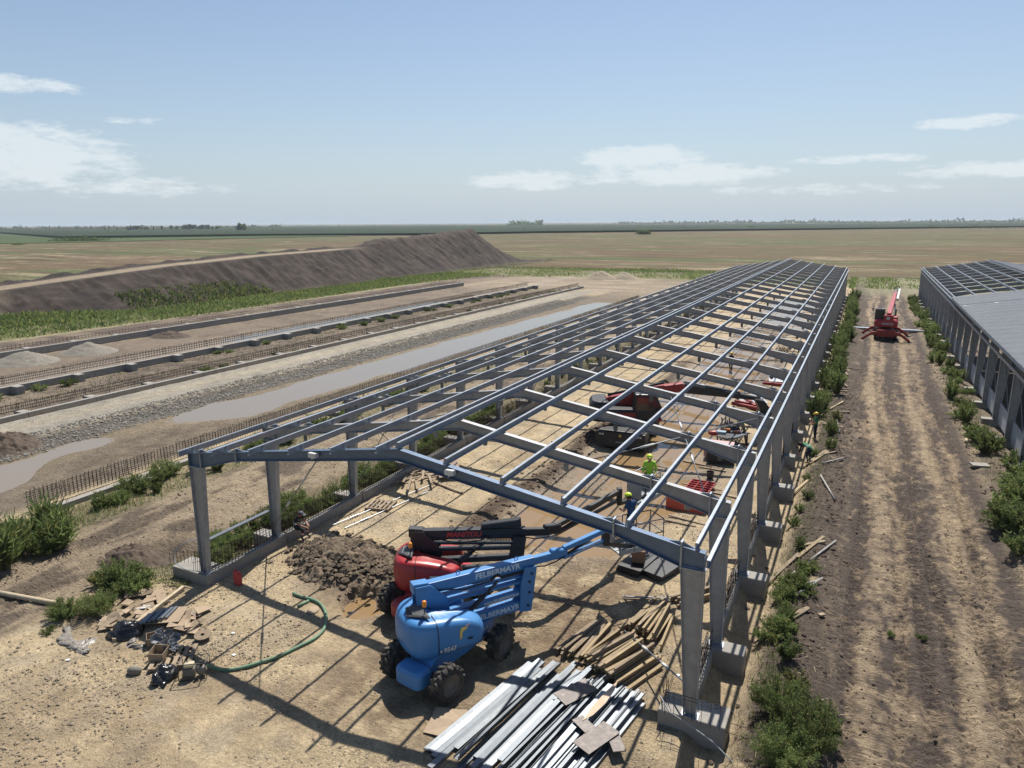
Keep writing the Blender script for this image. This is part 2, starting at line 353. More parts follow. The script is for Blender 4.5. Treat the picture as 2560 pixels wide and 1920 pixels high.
def grid_obj(name, X, Y, Z, material, cols=None, prop=None, **kw):
    ny, nx = X.shape
    me = bpy.data.meshes.new(name); me.vertices.add(nx*ny)
    me.vertices.foreach_set('co', np.stack([X, Y, Z], -1).reshape(-1).astype(np.float32))
    i = np.arange((ny-1)*(nx-1)); r = i//(nx-1); c = i % (nx-1); a = r*nx+c
    q = np.stack([a, a+1, a+nx+1, a+nx], -1)
    me.loops.add(q.size); me.loops.foreach_set('vertex_index', q.reshape(-1).astype(np.int32))
    me.polygons.add(len(q)); me.polygons.foreach_set('loop_start', (np.arange(len(q))*4).astype(np.int32))
    me.polygons.foreach_set('use_smooth', np.ones(len(q), bool)); me.update(calc_edges=True)
    for nm, arr in (('col', cols), ('prop', prop)):
        if arr is not None:
            at_ = me.color_attributes.new(nm, 'FLOAT_COLOR', 'POINT')
            d = np.ones((nx*ny, 4), np.float32); d[:, :3] = arr.reshape(-1, 3); at_.data.foreach_set('color', d.reshape(-1))
    me.materials.append(material)
    return put(name, me, **kw)
def ground_material():
    mt = bpy.data.materials.new('site_soil'); mt.use_nodes = True; nt = mt.node_tree; N = nt.nodes; L = nt.links; b = N['Principled BSDF']
    ca = N.new('ShaderNodeAttribute'); ca.attribute_name = 'col'; pa = N.new('ShaderNodeAttribute'); pa.attribute_name = 'prop'
    ps = N.new('ShaderNodeSeparateColor'); L.new(pa.outputs['Color'], ps.inputs[0])
    tc = N.new('ShaderNodeTexCoord'); V = tc.outputs['Object']
    def noise(s, d, r=.65):
        n = N.new('ShaderNodeTexNoise'); n.inputs['Scale'].default_value = s; n.inputs['Detail'].default_value = d; n.inputs['Roughness'].default_value = r; L.new(V, n.inputs['Vector']); return n.outputs['Fac']
    def M(op, a, b_=None, c=None, clamp=False):
        n = N.new('ShaderNodeMath'); n.operation = op; n.use_clamp = clamp
        for i, v in enumerate((a, b_, c)):
            if v is None: continue
            if isinstance(v, (int, float)): n.inputs[i].default_value = v
            else: L.new(v, n.inputs[i])
        return n.outputs[0]
    n1 = noise(1.1, 8, .7); n2 = noise(9, 6, .7)
    vo = N.new('ShaderNodeTexVoronoi'); vo.inputs['Scale'].default_value = 21; L.new(V, vo.inputs['Vector'])
    vs = N.new('ShaderNodeSeparateColor'); L.new(vo.outputs['Color'], vs.inputs[0])
    n3 = noise(34, 4, .75); f = M('MULTIPLY', M('MULTIPLY', M('MULTIPLY_ADD', n1, 1.5, .25), M('MULTIPLY_ADD', n2, 1.4, .30)), M('MULTIPLY_ADD', n3, .9, .55))
    g = M('MULTIPLY', ps.outputs[0], M('MULTIPLY_ADD', vs.outputs[0], .75, -.35))
    f = M('ADD', f, g)
    sc = N.new('ShaderNodeVectorMath'); sc.operation = 'SCALE'; L.new(ca.outputs['Color'], sc.inputs[0]); L.new(f, sc.inputs['Scale'])
    L.new(sc.outputs[0], b.inputs['Base Color'])
    ro = M('SUBTRACT', .95, M('MULTIPLY', ps.outputs[1], M('MULTIPLY_ADD', n2, 1.0, .12)), clamp=True); L.new(ro, b.inputs['Roughness'])
    b.inputs['Specular IOR Level'].default_value = .4
    mpv = N.new('ShaderNodeMapping'); mpv.inputs['Scale'].default_value = (3.2, 13.0, 4.0); L.new(V, mpv.inputs['Vector'])
    nt_ = N.new('ShaderNodeTexNoise'); nt_.inputs['Scale'].default_value = 1.0; nt_.inputs['Detail'].default_value = 5; nt_.inputs['Roughness'].default_value = .6; nt_.inputs['Distortion'].default_value = .5; L.new(mpv.outputs[0], nt_.inputs['Vector'])
    tf = M('MULTIPLY_ADD', M('MULTIPLY', ps.outputs[2], M('SUBTRACT', nt_.outputs['Fac'], .5)), 2.4, 1.0)
    f2 = M('MULTIPLY', f, M('MAXIMUM', tf, .3)); L.new(f2, sc.inputs['Scale'])
    hgt = M('ADD', M('ADD', M('MULTIPLY', noise(5, 10, .8), 1.15), M('MULTIPLY', ps.outputs[2], M('MULTIPLY', nt_.outputs['Fac'], 2.2))), M('MULTIPLY', ps.outputs[0], M('MULTIPLY', vo.outputs['Distance'], -.55)))
    bp = N.new('ShaderNodeBump'); bp.inputs['Strength'].default_value = .9; bp.inputs['Distance'].default_value = .13; L.new(hgt, bp.inputs['Height']); L.new(bp.outputs[0], b.inputs['Normal'])
    return mt
TAN, PALE, BROWN, DARK, MUD, GRAV = (.42, .33, .205), (.48, .39, .25), (.165, .12, .078), (.068, .05, .039), (.27, .208, .14), (.27, .245, .20)
def site_colors(X, Y):
    n1 = fbm(X*.35, Y*.35, 4, 51); n2 = fbm(X*1.2, Y*1.2, 4, 53); n3 = fbm(X*.12, Y*.12, 3, 55)
    c = np.zeros(X.shape+(3,)) + np.array(TAN); g = np.zeros(X.shape)+.35; wt = np.zeros(X.shape)
    # forecourt: paler, sandier towards the lower left
    c = lerp(c, .75*(1-sm(8, 15, Y+.15*X+3))*sm(.35, .6, n1), PALE)
    c = lerp(c, .6*sm(.48, .62, n1)*band(X, -30, -3, 1), (.29, .215, .13))
    c = lerp(c, .5*sm(.5, .65, n2), (.33, .275, .20)); c = lerp(c, .5*sm(.52, .64, fbm(X*.25+.1*Y, Y*.7, 4, 58))*band(X, -34, -3, 1)*(1-sm(17, 22, Y)), (.25, .185, .115)); g = g*.6 + .5*sm(.42, .6, fbm(X*.5, Y*.5, 3, 57))*band(X, -21, -3.5, .5)*sm(9, 13, Y)
    ch = np.exp(-(((X+12.5)/3.4)**2+((Y-21)/5)**2)) + .75*np.exp(-(((X+8.2)/2.4)**2+((Y-22)/5)**2)) + .5*np.exp(-(((X+11)/3)**2+((Y-14)/2)**2))
    c = lerp(c, np.clip(ch*1.4*sm(.35, .6, n2), 0, .9), (.19, .132, .08))
    pile = np.exp(-(((X+16.2)/2.2)**2+((Y-19)/1.8)**2)**2); c = lerp(c, .75*pile, (.17, .125, .085))
    # shed interior
    im = band(X, -13.8, -7.0+1.2*np.sin(Y*.21), .8)*sm(22, 27, Y)*(1-sm(128, 136, Y))
    c = lerp(c, im*.85, MUD); g = g*(1-.7*im); wt = wt + im*.85
    rd = np.exp(-((X+14.5+.3*np.sin(Y*.5))/.75)**2)*sm(20, 23, Y)*(1-sm(60, 80, Y)) + .7*np.exp(-((X+6.9+.4*np.sin(Y*.4+1))/.6)**2)*sm(36, 40, Y)*(1-sm(75, 90, Y))
    c = lerp(c, np.clip(rd*1.1, 0, 1), (.085, .058, .038))
    # right: strip, bank, track
    c = lerp(c, .95*band(X, -1.9, .35, .35)*sm(.2, .42, n2+.1), (.078, .058, .046))
    c = lerp(c, .5*band(X, -3.0, -1.9, .3), (.36, .28, .175))
    t = band(X, .0, 6.4, .5); wv = X+.28*np.sin(Y*.12)+.5*(fbm(X*0+2, Y*.12, 3, 95)-.5)
    lane = sum(k*np.exp(-((wv-xc)/wd)**2) for xc, wd, k in ((1.25, .30, 1.0), (4.05, .34, 1.0), (2.1, .2, .45), (5.0, .25, .4), (3.2, .16, .35)))
    dk = sum(k*np.exp(-((wv-xc)/wd)**2) for xc, wd, k in ((2.85, .5, .9), (.35, .45, .7), (5.9, .6, 1.0)))
    v_ = .31 + .42*lane - .38*dk + .9*(fbm(X*1.5, Y*.18, 4, 61)-.5) + .9*(fbm(X*2.2, Y*1.5, 4, 62)-.5) + .9*(fbm(X*6, Y*3.5, 3, 64)-.5)
    tc_ = lerp(np.zeros(X.shape+(3,))+np.array((.082, .062, .05)), sm(.15, .42, v_), (.20, .15, .1)); tc_ = lerp(tc_, sm(.45, .8, v_), (.31, .238, .155))
    c = c*(1-t[..., None])+tc_*t[..., None]
    c = lerp(c, .85*sm(6.0, 6.9, X+.8*(n2-.5)), (.105, .08, .062))
    c = lerp(c, .8*sm(9, 10, X), (.16, .13, .10))
    # left strips
    c = lerp(c, .8*band(X, -24.8, -21.5, .5)*sm(16, 18, Y), (.13, .10, .065))
    lt = band(X, -30.5, -24.6, .6)
    c = lerp(c, lt*.9, (.275, .215, .145)); c = lerp(c, lt*.8*sm(.5, .64, fbm(X*.9, Y*.35, 4, 63)), (.085, .063, .047)); g = g*(1-lt*.9)
    c = lerp(c, .85*np.exp(-(((X+25)/1.9)**2+((Y-17.6)/1.9)**2)), (.06, .046, .036))
    c = lerp(c, .65*sm(-27, -33, X)*(1-sm(17, 21, Y))*sm(.4, .55, n1), (.14, .105, .076))
    c = lerp(c, .75*band(X, -33.4, -30.2, .5), (.15, .125, .075))
    b2 = band(X, -44.3, -35.2, .6); c = lerp(c, b2*.9, (.155, .124, .09)); g = g*(1-b2)+b2*.5
    c = lerp(c, .7*b2*sm(.5, .64, n2)*band(Y, 18, 42, 4), (.12, .09, .062))
    yy = np.clip(Y, 5, 116); e0 = xw0(yy); e1 = xw1(yy); wx = sm(-1.2, .3, X-e0)*sm(-1.5, .3, e1-X)*(1-sm(112, 117, Y))
    c = lerp(c, wx*.9, (.20, .15, .082)); wt = wt+wx*.6
    c = lerp(c, .95*np.exp(-((X+45.0)/1.25)**4)*(1-sm(118, 128, Y)), (.085, .077, .066)); g = np.maximum(g, np.exp(-((X+45)/1.3)**2))
    rdm = band(X, -51.6, -46.2, .4); c = lerp(c, rdm, GRAV); c = lerp(c, rdm*.7*np.exp(-((X+48.7)/.9)**2), (.345, .295, .212)); g = np.maximum(g, rdm*.7)
    b3 = band(X, -61, -52.4, .4); c = lerp(c, b3, (.125, .094, .07)); c = lerp(c, b3*.7*sm(.48, .6, n1), (.19, .15, .108)); c = lerp(c, b3*.6*sm(.53, .64, n2), (.062, .05, .038))
    b4 = band(X, -77.6, -61.8, .4); c = lerp(c, b4, (.165, .13, .094)); c = lerp(c, b4*.7*sm(.48, .6, n1), (.125, .093, .069)); c = lerp(c, b4*.85*np.exp(-((X+66.2)/1.8)**2), (.24, .195, .155)); wt = wt+b4*.3*np.exp(-((X+66)/2)**2)
    b5 = band(X, -89.5, -78.3, .6); c = lerp(c, b5, (.098, .073, .055)); c = lerp(c, b5*.6*sm(.5, .62, n1), (.20, .16, .112))
    c = lerp(c, .9*sm(-88.5, -91, X), (.12, .12, .05))
    ap = sm(122, 140, Y+.12*(X+60))*band(X, -80, -23, 6); c = lerp(c, ap, (.265, .212, .148)); c = lerp(c, ap*.7*sm(.45, .58, fbm(X*.15, Y*.5, 4, 67)), (.17, .128, .09)); g = g*(1-.6*ap)
    c = lerp(c, sm(158, 172, Y+4*(n1-.5)), (.15, .135, .065)); c = lerp(c, .8*sm(140, 152, Y)*sm(-2, 1, X), (.22, .20, .12))
    c = lerp(c, .9*band(Y, 189, 199, 1.5), (.05, .05, .03))
    tr_ = np.clip(.62*band(X, -.2, 6.8, .5) + .55*lt + .5*b2 + .5*ch + .35*im + .5*band(X, -1.9, 0, .3), 0, 1)
    return np.clip(c*(.86+.28*n3[..., None]), .01, 1), np.clip(g, 0, 1), np.clip(wt, 0, .85), tr_
xs = spaced([(-110, -54, .75, .45), (-54, -26, .30, .11), (-26, -1, .09, .085), (-1, 7, .068, .068), (7, 8, .09, .1), (8, 40, .15, .8)])
ys = spaced([(5, 14, .11, .09), (14, 32, .065, .065), (32, 62, .07, .26), (62, 205, .26, .95)])
X, Y = np.meshgrid(xs, ys); Z = height(X, Y); ZG = Z
import bisect
_xl, _yl = xs.tolist(), ys.tolist()
def hz(x, y):
    i = min(max(bisect.bisect_right(_xl, x)-1, 0), len(_xl)-2); j = min(max(bisect.bisect_right(_yl, y)-1, 0), len(_yl)-2)
    fx = min(max((x-_xl[i])/(_xl[i+1]-_xl[i]), 0), 1); fy = min(max((y-_yl[j])/(_yl[j+1]-_yl[j]), 0), 1)
    return float((ZG[j, i]*(1-fx)+ZG[j, i+1]*fx)*(1-fy)+(ZG[j+1, i]*(1-fx)+ZG[j+1, i+1]*fx)*fy)
cc, gg, ww, tt = site_colors(X, Y)
GROUND = ground_material()
grid_obj('ground', X, Y, Z, GROUND, cc, np.stack([gg, ww, tt], -1), kind='structure')
del X, Y, Z, cc
# ---------------------------------------------------------------- standing water
def water_material(name, col):
    mt = bpy.data.materials.new(name); mt.use_nodes = True; N = mt.node_tree.nodes; L = mt.node_tree.links; b = N['Principled BSDF']
    b.inputs['Base Color'].default_value = (*col, 1); b.inputs['Roughness'].default_value = .03; b.inputs['IOR'].default_value = 1.45; b.inputs['Specular IOR Level'].default_value = .5
    tc = N.new('ShaderNodeTexCoord'); n = N.new('ShaderNodeTexNoise'); n.inputs['Scale'].default_value = 1.6; n.inputs['Detail'].default_value = 4; L.new(tc.outputs['Object'], n.inputs['Vector'])
    bp = N.new('ShaderNodeBump'); bp.inputs['Strength'].default_value = .05; bp.inputs['Distance'].default_value = .02; L.new(n.outputs['Fac'], bp.inputs['Height']); L.new(bp.outputs[0], b.inputs['Normal'])
    return mt
WTR = water_material('muddy_water', (.24, .16, .082)); WTR2 = water_material('silty_water', (.21, .168, .118))
def sheet(name, x0, x1, y0, y1, z, material):
    MB().add([(x0, y0, z), (x1, y0, z), (x1, y1, z), (x0, y1, z)], [(0, 1, 2, 3)]).build(name, material, kind='structure')
sheet('water', -45.2, -36.0, 9, 116.5, WATER_STRIP, WTR2)
sheet('water', -14.4, -5.2, 22.5, 132, WATER_IN, WTR)
sheet('water', -16.2, -14.0, 17.3, 19.6, -.30, WTR)
sheet('water', -69, -63.6, 56, 120, -.10, WTR2)
# ---------------------------------------------------------------- fields to the horizon
def field_material():
    mt = bpy.data.materials.new('stubble_and_crop'); mt.use_nodes = True; nt = mt.node_tree; N = nt.nodes; L = nt.links; b = N['Principled BSDF']; b.inputs['Roughness'].default_value = .95; b.inputs['Specular IOR Level'].default_value = .1
    tc = N.new('ShaderNodeTexCoord'); V = tc.outputs['Object']
    def noise(sx, sy, d=6, r=.65, off=0.0):
        mp = N.new('ShaderNodeMapping'); mp.inputs['Scale'].default_value = (sx, sy, 1); mp.inputs['Location'].default_value = (off, off, 0); L.new(V, mp.inputs['Vector'])
        n = N.new('ShaderNodeTexNoise'); n.inputs['Scale'].default_value = 1; n.inputs['Detail'].default_value = d; n.inputs['Roughness'].default_value = r; L.new(mp.outputs[0], n.inputs['Vector']); return n.outputs['Fac']
    def rmp(v, a, b_):
        m_ = N.new('ShaderNodeMapRange'); m_.inputs[1].default_value = a; m_.inputs[2].default_value = b_; L.new(v, m_.inputs[0]); return m_.outputs[0]
    def mix(f, a, c):
        x = N.new('ShaderNodeMix'); x.data_type = 'RGBA'
        L.new(f, x.inputs[0]) if not isinstance(f, float) else setattr(x.inputs[0], 'default_value', f)
        if isinstance(a, tuple): x.inputs[6].default_value = (*a, 1)
        else: L.new(a, x.inputs[6])
        x.inputs[7].default_value = (*c, 1); return x.outputs[2]
    c = mix(rmp(noise(.008, .03), .45, .55), (.112, .078, .048), (.105, .088, .046))
    c = mix(rmp(noise(.004, .014, 6, .65, 40), .50, .57), c, (.078, .092, .038))
    c = mix(rmp(noise(.02, .07, 9, .85, 7), .55, .59), c, (.26, .215, .14))
    c = mix(rmp(noise(.02, .09, 8, .8, 19), .55, .59), c, (.082, .052, .035))
    c = mix(rmp(noise(.012, .16, 8, .85, 33), .56, .60), c, (.21, .175, .112))
    L.new(c, b.inputs['Base Color'])
    return mt
FIELD = field_material()
fx = np.concatenate([-np.geomspace(20000, 60, 40), np.linspace(-40, 40, 5), np.geomspace(60, 20000, 40)])
fy = np.concatenate([-np.geomspace(3000, 60, 14), np.linspace(-30, 30, 4), np.geomspace(60, 26000, 50)])
FX, FY = np.meshgrid(fx, fy); grid_obj('field', FX, FY, FX*0-.55, FIELD, kind='structure')
def crop(name, pts, z0, hgt, material, lab):
    """a standing crop seen from afar: closed slab with a ragged top"""
    mb = MB(); n = len(pts); base = [Vector((x, y, z0)) for x, y in pts]
    mb.prism(base, (0, 0, hgt)); return mb.build(name, material, kind='stuff', label=lab)
GREENF = mat('green_crop', (.055, .078, .032), .95, 0, .18, .004, coords='Object', spec=.1)
CORN = mat('maize', (.024, .038, .019), .95, 0, .25, .01, coords='Object', spec=.1)
crop('crop', [(-600, 322), (-575, 395), (-560, 480), (-520, 640), (-700, 900), (-3000, 2400), (-3000, 600), (-900, 300)], -.6, .45, GREENF, 'bright green low crop beyond the stubble on the left')
crop('crop', [(-760, 470), (-640, 640), (-540, 680), (-470, 700), (-398, 860), (-100, 1190), (236, 1560), (900, 2150), (1800, 3300), (0, 3400), (-2600, 2300), (-3400, 1500), (-1500, 800)], -.6, 2.6, CORN, 'dark green maize field stretching along the horizon')
# ---------------------------------------------------------------- spoil mound with its ramp road
my = spaced([(22, 246, .6, .6)]); mx = spaced([(-150, -98, .5, .5)])
MX, MY = np.meshgrid(mx, my)
crest = np.interp(MY, [22, 40, 50, 62, 74, 90, 114, 128, 143, 150, 156, 182, 196, 207, 218, 231], [-.2, 1.6, 2.9, 4.0, 4.9, 6.0, 6.9, 7.1, 7.4, 7.6, 9.0, 9.9, 10.9, 11.3, 6.0, -.6])
xc = np.interp(MY, [22, 60, 100, 240], [-124, -120, -118, -118])
foot = np.interp(MY, [22, 60, 75, 100, 128, 200, 240], [-112, -108.5, -103, -104.5, -102.5, -102, -104]) + 1.6*(vn(MY*.15, MY*0, 71)-.5)
top_w = np.interp(MY, [22, 140, 152, 240], [5, 4.2, 1.5, .5])
d = np.abs(MX-xc); run = np.maximum(np.where(MX > xc, foot-xc-top_w, 13.0), 4)
prof = np.clip(1-(d-top_w)/run, 0, 1)
mz = crest*prof
slope = prof*(1-sm(.9, 1, prof))*4
mz = mz + (fbm(MX*.35, MY*.35, 4, 73)-.5)*.9*np.clip(prof*3, 0, 1)*np.where(prof > .97, sm(146, 154, MY)*1.2+.12, 1) + 1.1*(fbm(MX*.22, MY*1.3, 4, 75)-.5)*np.clip(slope, 0, 1) + .9*(fbm(MX*.5, MY*.5, 4, 76)-.45)*sm(148, 156, MY)*sm(.85, 1, prof)
mz = mz + np.exp(-((MX-(xc-top_w*.0-4.6))/1.3)**2)*.7*(vn(MY*.5, MY*0, 77))*sm(50, 60, MY)*(1-sm(140, 150, MY))
mz = np.where(prof <= 0, -1.2, mz) - .2
nn = fbm(MX*.2, MY*.2, 4, 79); n5 = fbm(MX*.8, MY*.3, 4, 80)
mc = np.zeros(MX.shape+(3,))+np.array((.042, .031, .025)); mc = lerp(mc, .75*sm(.45, .60, n5), (.064, .048, .039)); mc = lerp(mc, .7*sm(.50, .62, nn), (.026, .02, .017)); mc = mc*(.45+1.1*fbm(MX*1.1, MY*.7, 4, 82))[..., None]
mc = lerp(mc, .8*sm(148, 156, MY)*sm(.9, 1, prof), (.075, .056, .045))
rdw = (1-sm(1.6, 3.6, np.abs(MX-xc-.8)))*(1-sm(136, 150, MY)); mc = lerp(mc, rdw, (.27, .215, .145))
mc = lerp(mc, .5*(1-sm(50, 70, MY))*sm(.4, .55, nn), (.30, .24, .165))
mc = lerp(mc, .8*(1-sm(0, .12, prof)), (.12, .11, .05))
grid_obj('earth_mound', MX, MY, mz, GROUND, mc, np.zeros(MX.shape+(3,))+np.array((.3, 0, .6)), kind='structure')
# ================================================================ steel sheds
EX0, EX1, RIDGE = -21.45, -2.95, -12.2
FRAMES = [16.77, 20.38] + [20.38+5.09*k for k in range(1, 23)] + [136.2]
FOOT_Z = .45
def rtop(x, x0, x1, xr, ze=5.17, zr=6.62):
    return ze + (zr-ze)*((x-x0)/(xr-x0) if x < xr else (x1-x)/(x1-xr))
def ipart(mb, prof_top, prof_bot, y, fw=.2, tw=.014, tf=.018):
    """plate girder in the xz plane: polylines of the upper and lower edge"""
    poly = [(x, z) for x, z in prof_top] + [(x, z) for x, z in reversed(prof_bot)]
    mb.xz(poly, y-tw/2, y+tw/2)
def flange(mb, pts, y, fw=.2, tf=.018, sgn=1):
    for (xa, za), (xb, zb) in zip(pts[:-1], pts[1:]):
        mb.bar((xa, y, za+sgn*tf/2), (xb, y, zb+sgn*tf/2), fw, tf)
def column_mesh(side, near):
    # local: x=0 outer face at the top, z=0 footing top; side=+1: inner is -x
    H = 4.22; s = -side; top, bot = .60, .32
    web = MB(); web.xz([(0+s*.02, .02), (s*(bot-.02), .02), (s*(top-.02), H), (s*.02, H)], -.008, .008)
    fl = MB(); fl.bar((s*.008, 0, .02), (s*.008, 0, H), .016, .22, up=(0, 1, 0)); fl.bar((s*bot, 0, .02), (s*top, 0, H), .016, .22, up=(0, 1, 0))
    fl.box((s*.17, 0, .012), (.46, .30, .024)); fl.box((s*top/2, 0, H+.012), (top+.06, .24, .024))
    bolts = MB()
    for dx in (.04, .3):
        for dy in (-.1, .1): bolts.tube((s*dx, dy, .02), (s*dx, dy, .09), .014, n=6)
    return web, fl, bolts
def rafter_meshes(near):
    """left half, then mirrored; local origin world"""
    out = []
    for side in (-1, 1):
        e = EX0 if side < 0 else EX1; s = 1 if side < 0 else -1
        X = [e+s*.02, e+s*.6, e+s*2.4, RIDGE]
        tops = [(x, rtop(x, EX0, EX1, RIDGE)-.02) for x in X]
        dep = [.49, .60, .30, .34]
        hmesh = MB(); b0 = [(x, z-dd) for (x, z), dd in zip(tops, dep)]
        b0[0] = (X[0], 4.70); b0[1] = (X[1], 4.70)
        hmesh.xz([tops[0], tops[1], b0[1], b0[0]], -.008, .008); flange(hmesh, tops[:2], 0); hmesh.bar((X[0]+s*-.008, 0, 4.69), (X[0]+s*-.008, 0, tops[0][1]+.02), .016, .22, up=(0, 1, 0))
        r1 = MB(); r1.xz([tops[1], tops[2], b0[2], b0[1]], -.008, .008); flange(r1, tops[1:3], 0); flange(r1, b0[1:3], 0, sgn=-1)
        r2 = MB(); r2.xz([tops[2], tops[3], b0[3], b0[2]], -.008, .008); flange(r2, tops[2:4], 0); flange(r2, b0[2:4], 0, sgn=-1)
        pls = []
        for k in (1, 2):
            x, z = tops[k]; zb = b0[k][1]; pl = MB(); pls.append(pl)
            pl.bar((x, 0, zb-.09), (x, 0, z+.13), .05, .20, up=(0, 1, 0))
            pl.prism([(x, -.008, z+.02), (x-.34, -.008, z+.02-s*.34*.16), (x, -.008, z+.13)], (0, .016, 0)); pl.prism([(x, -.008, z+.02), (x+.34, -.008, z+.02+s*.34*.16), (x, -.008, z+.13)], (0, .016, 0))
        out.append((hmesh, r1, r2, pls))
    return out
barn = thing('steel_frame_shed', 'long unroofed galvanised steel portal frame shed standing on concrete footings', 'steel frame', (0, 0, 0))
bones = {}
def shared(key, fn, material, name, parent, loc, bevel=0):
    if key not in bones:
        o = fn().build(name, material, parent); bones[key] = o.data
    else: o = put(name, bones[key], parent)
    o.location = loc; return o
colm = {s: column_mesh(s, True) for s in (-1, 1)}; rafm = rafter_meshes(True)
for fi, y in enumerate(FRAMES):
    for s, x in ((-1, EX0), (1, EX1)):
        c = shared(('fl', s), lambda: colm[s][1], STEEL, 'column', barn, (x, y, FOOT_Z))
        wbo = shared(('web', s), lambda: colm[s][0], STEEL2, 'web_plate', c, (0, 0, 0))
        if fi < 7: shared(('bolt', s), lambda: colm[s][2], STEEL, 'anchor_bolts', c, (0, 0, 0))
    for k in range(2):
        for nm, q in (('haunch', 0), ('rafter', 1), ('rafter', 2)):
            shared((nm, k, q, fi == 0), lambda: rafm[k][q], STEEL_SKY if fi == 0 else STEEL2, nm, barn, (0, y, 0))
        for j in (0, 1): shared(('spl', k, j), lambda: rafm[k][3][j], STEEL, 'splice_plate', barn, (0, y, 0))
        # hanger plates under the rafters
        if 1 <= fi < 14:
            for hx in ((-19.3, -16.3, -13.2) if k == 0 else (-11.2, -8.2, -4.2)):
                zz = rtop(hx, EX0, EX1, RIDGE)-.36
                shared('hang', lambda: MB().prism([(-.09, -.006, .02), (.09, -.006, .02), (.09, -.006, -.26), (.05, -.006, -.32), (-.05, -.006, -.32), (-.09, -.006, -.26)], (0, .012, 0)), SHINY, 'hanger_plate', barn, (hx, y+.02, zz))
def cpurlin(y0, y1, h=.20, w=.075, t=.012):
    mb = MB(); L_ = y1-y0
    mb.box((0, L_/2, 0), (t, L_, h)); mb.box((w/2, L_/2, h/2-t/2), (w-t, L_, t)); mb.box((w/2, L_/2, -h/2+t/2), (w-t, L_, t)); mb.box((w-t/2, L_/2, h/2-.022), (t, L_, .03)); return mb
RP = [-3.2, -4.98, -6.81, -8.66, -10.51, -12.18]; LP = [-21.25, -19.55, -17.8, -16.05, -14.3, -12.55]
segs = [FRAMES[0]] + FRAMES[2::2] + ([FRAMES[-1]] if FRAMES[-1] not in FRAMES[2::2] else [])
for x in RP + LP:
    z = rtop(x, EX0, EX1, RIDGE)+.115
    for i, (a, b) in enumerate(zip(segs[:-1], segs[1:])):
        a0 = a-(.62 if (i == 0 and x in LP) else (.1 if i == 0 else 0))
        key = ('pur', round(b-a0, 2), x in LP)
        o = shared(key, lambda: cpurlin(0, b-a0-.004), STEEL, 'purlin', barn, (x, a0, z))
        if x in LP: o.scale = (-1, 1, 1)
    for fi, y in enumerate(FRAMES[:12]):
        if x != RP[0]: shared('cleat', lambda: MB().bar((0, -.05, -.11), (0, .03, .10), .012, .1), STEEL, 'purlin_cleat', barn, (x-.05 if x in RP else x+.05, y, z))
# eave channels along both walls
for s, x in ((-1, EX0-.01), (1, EX1+.03)):
    for a, b in zip(segs[:-1], segs[1:]):
        o = shared(('eave', round(b-a, 2)), lambda: cpurlin(0, b-a-.004, .22, .09), STEEL, 'eave_channel', barn, (x, a, 4.86)); o.scale = (s, 1, 1)
# wind bracing rods in the first bays, roof and left wall
def rod(p, q, r=.022, name='brace_rod', sleeve=True):
    o = MB().tube(p, q, r, n=8).build(name, SHINY, barn, smooth=True)
    if sleeve:
        p = Vector(p); q = Vector(q)
        for t in (.3, .62): MB().tube(p.lerp(q, t-.035), p.lerp(q, t+.035), r*1.9, n=8).build('turnbuckle', WHITE, o, smooth=True)
y1, y2, y3 = FRAMES[1], FRAMES[2], FRAMES[3]
rod((-3.7, y1+.1, 5.15), (-7.3, y3-.1, 5.70)); rod((-7.6, y1+.1, 5.72), (-3.5, y3-.1, 5.15)); rod((-15.4, FRAMES[0]+.05, 5.85), (-21.3, y1-.1, .9)); rod((-16.2, y1, 5.6), (-12.6, y2, 6.2))
rod((-3.3, FRAMES[0]+.2, 1.2), (-6.0, FRAMES[0]+3.4, .25), .025); rod((-21.3, y2, 4.9), (-21.3, y3, .6)); rod((-21.3, y2, .6), (-21.3, y3, 4.9)); rod((-21.35, FRAMES[6], .6), (-21.35, FRAMES[7], 4.8))
for p in ((-15.45, FRAMES[0]-.14, 5.98), (-10.3, FRAMES[0]-.14, 6.2)):
    b = MB(); b.box(p, (.30, .20, .16)); b.box((p[0], p[1]-.03, p[2]-.1), (.05, .14, .06)); b.build('end_bracket', WHITE, barn, bevel=.01)
# ---------------------------------------------------------------- its foundations
fnd = thing('shed_foundation', 'concrete footings and low plinth walls carrying the unroofed steel shed', 'foundation')
def footing(x0, x1, y0, y1, z0, z1, parent, mt=CONC):
    return MB().box(((x0+x1)/2, (y0+y1)/2, (z0+z1)/2), (x1-x0, y1-y0, z1-z0)).build('footing_block', mt, parent, bevel=.02)
for fi, y in enumerate(FRAMES):
    if fi == 0:
        footing(-22.9, -21.0, y-.22, y+.72, -1.0, FOOT_Z, fnd); footing(-3.95, -2.18, y-.14, y+.76, -1.0, FOOT_Z, fnd)
    else:
        footing(-22.35, -21.02, y-.3, y+.3, -.8, FOOT_Z, fnd); footing(-3.5, -2.25 if fi < 5 else -2.6, y-.3, y+.3, -1.0, FOOT_Z, fnd)
for a, b in zip(FRAMES[:-1], FRAMES[1:]):
    MB().box((-21.17, (a+b)/2+.1, .05), (.30, b-a-.62, .74)).build('plinth_wall', CONC, fnd, bevel=.015)
    MB().box((-3.28, (a+b)/2+.1, .05), (.28, b-a-.62, .70)).build('plinth_wall', CONC, fnd, bevel=.015)
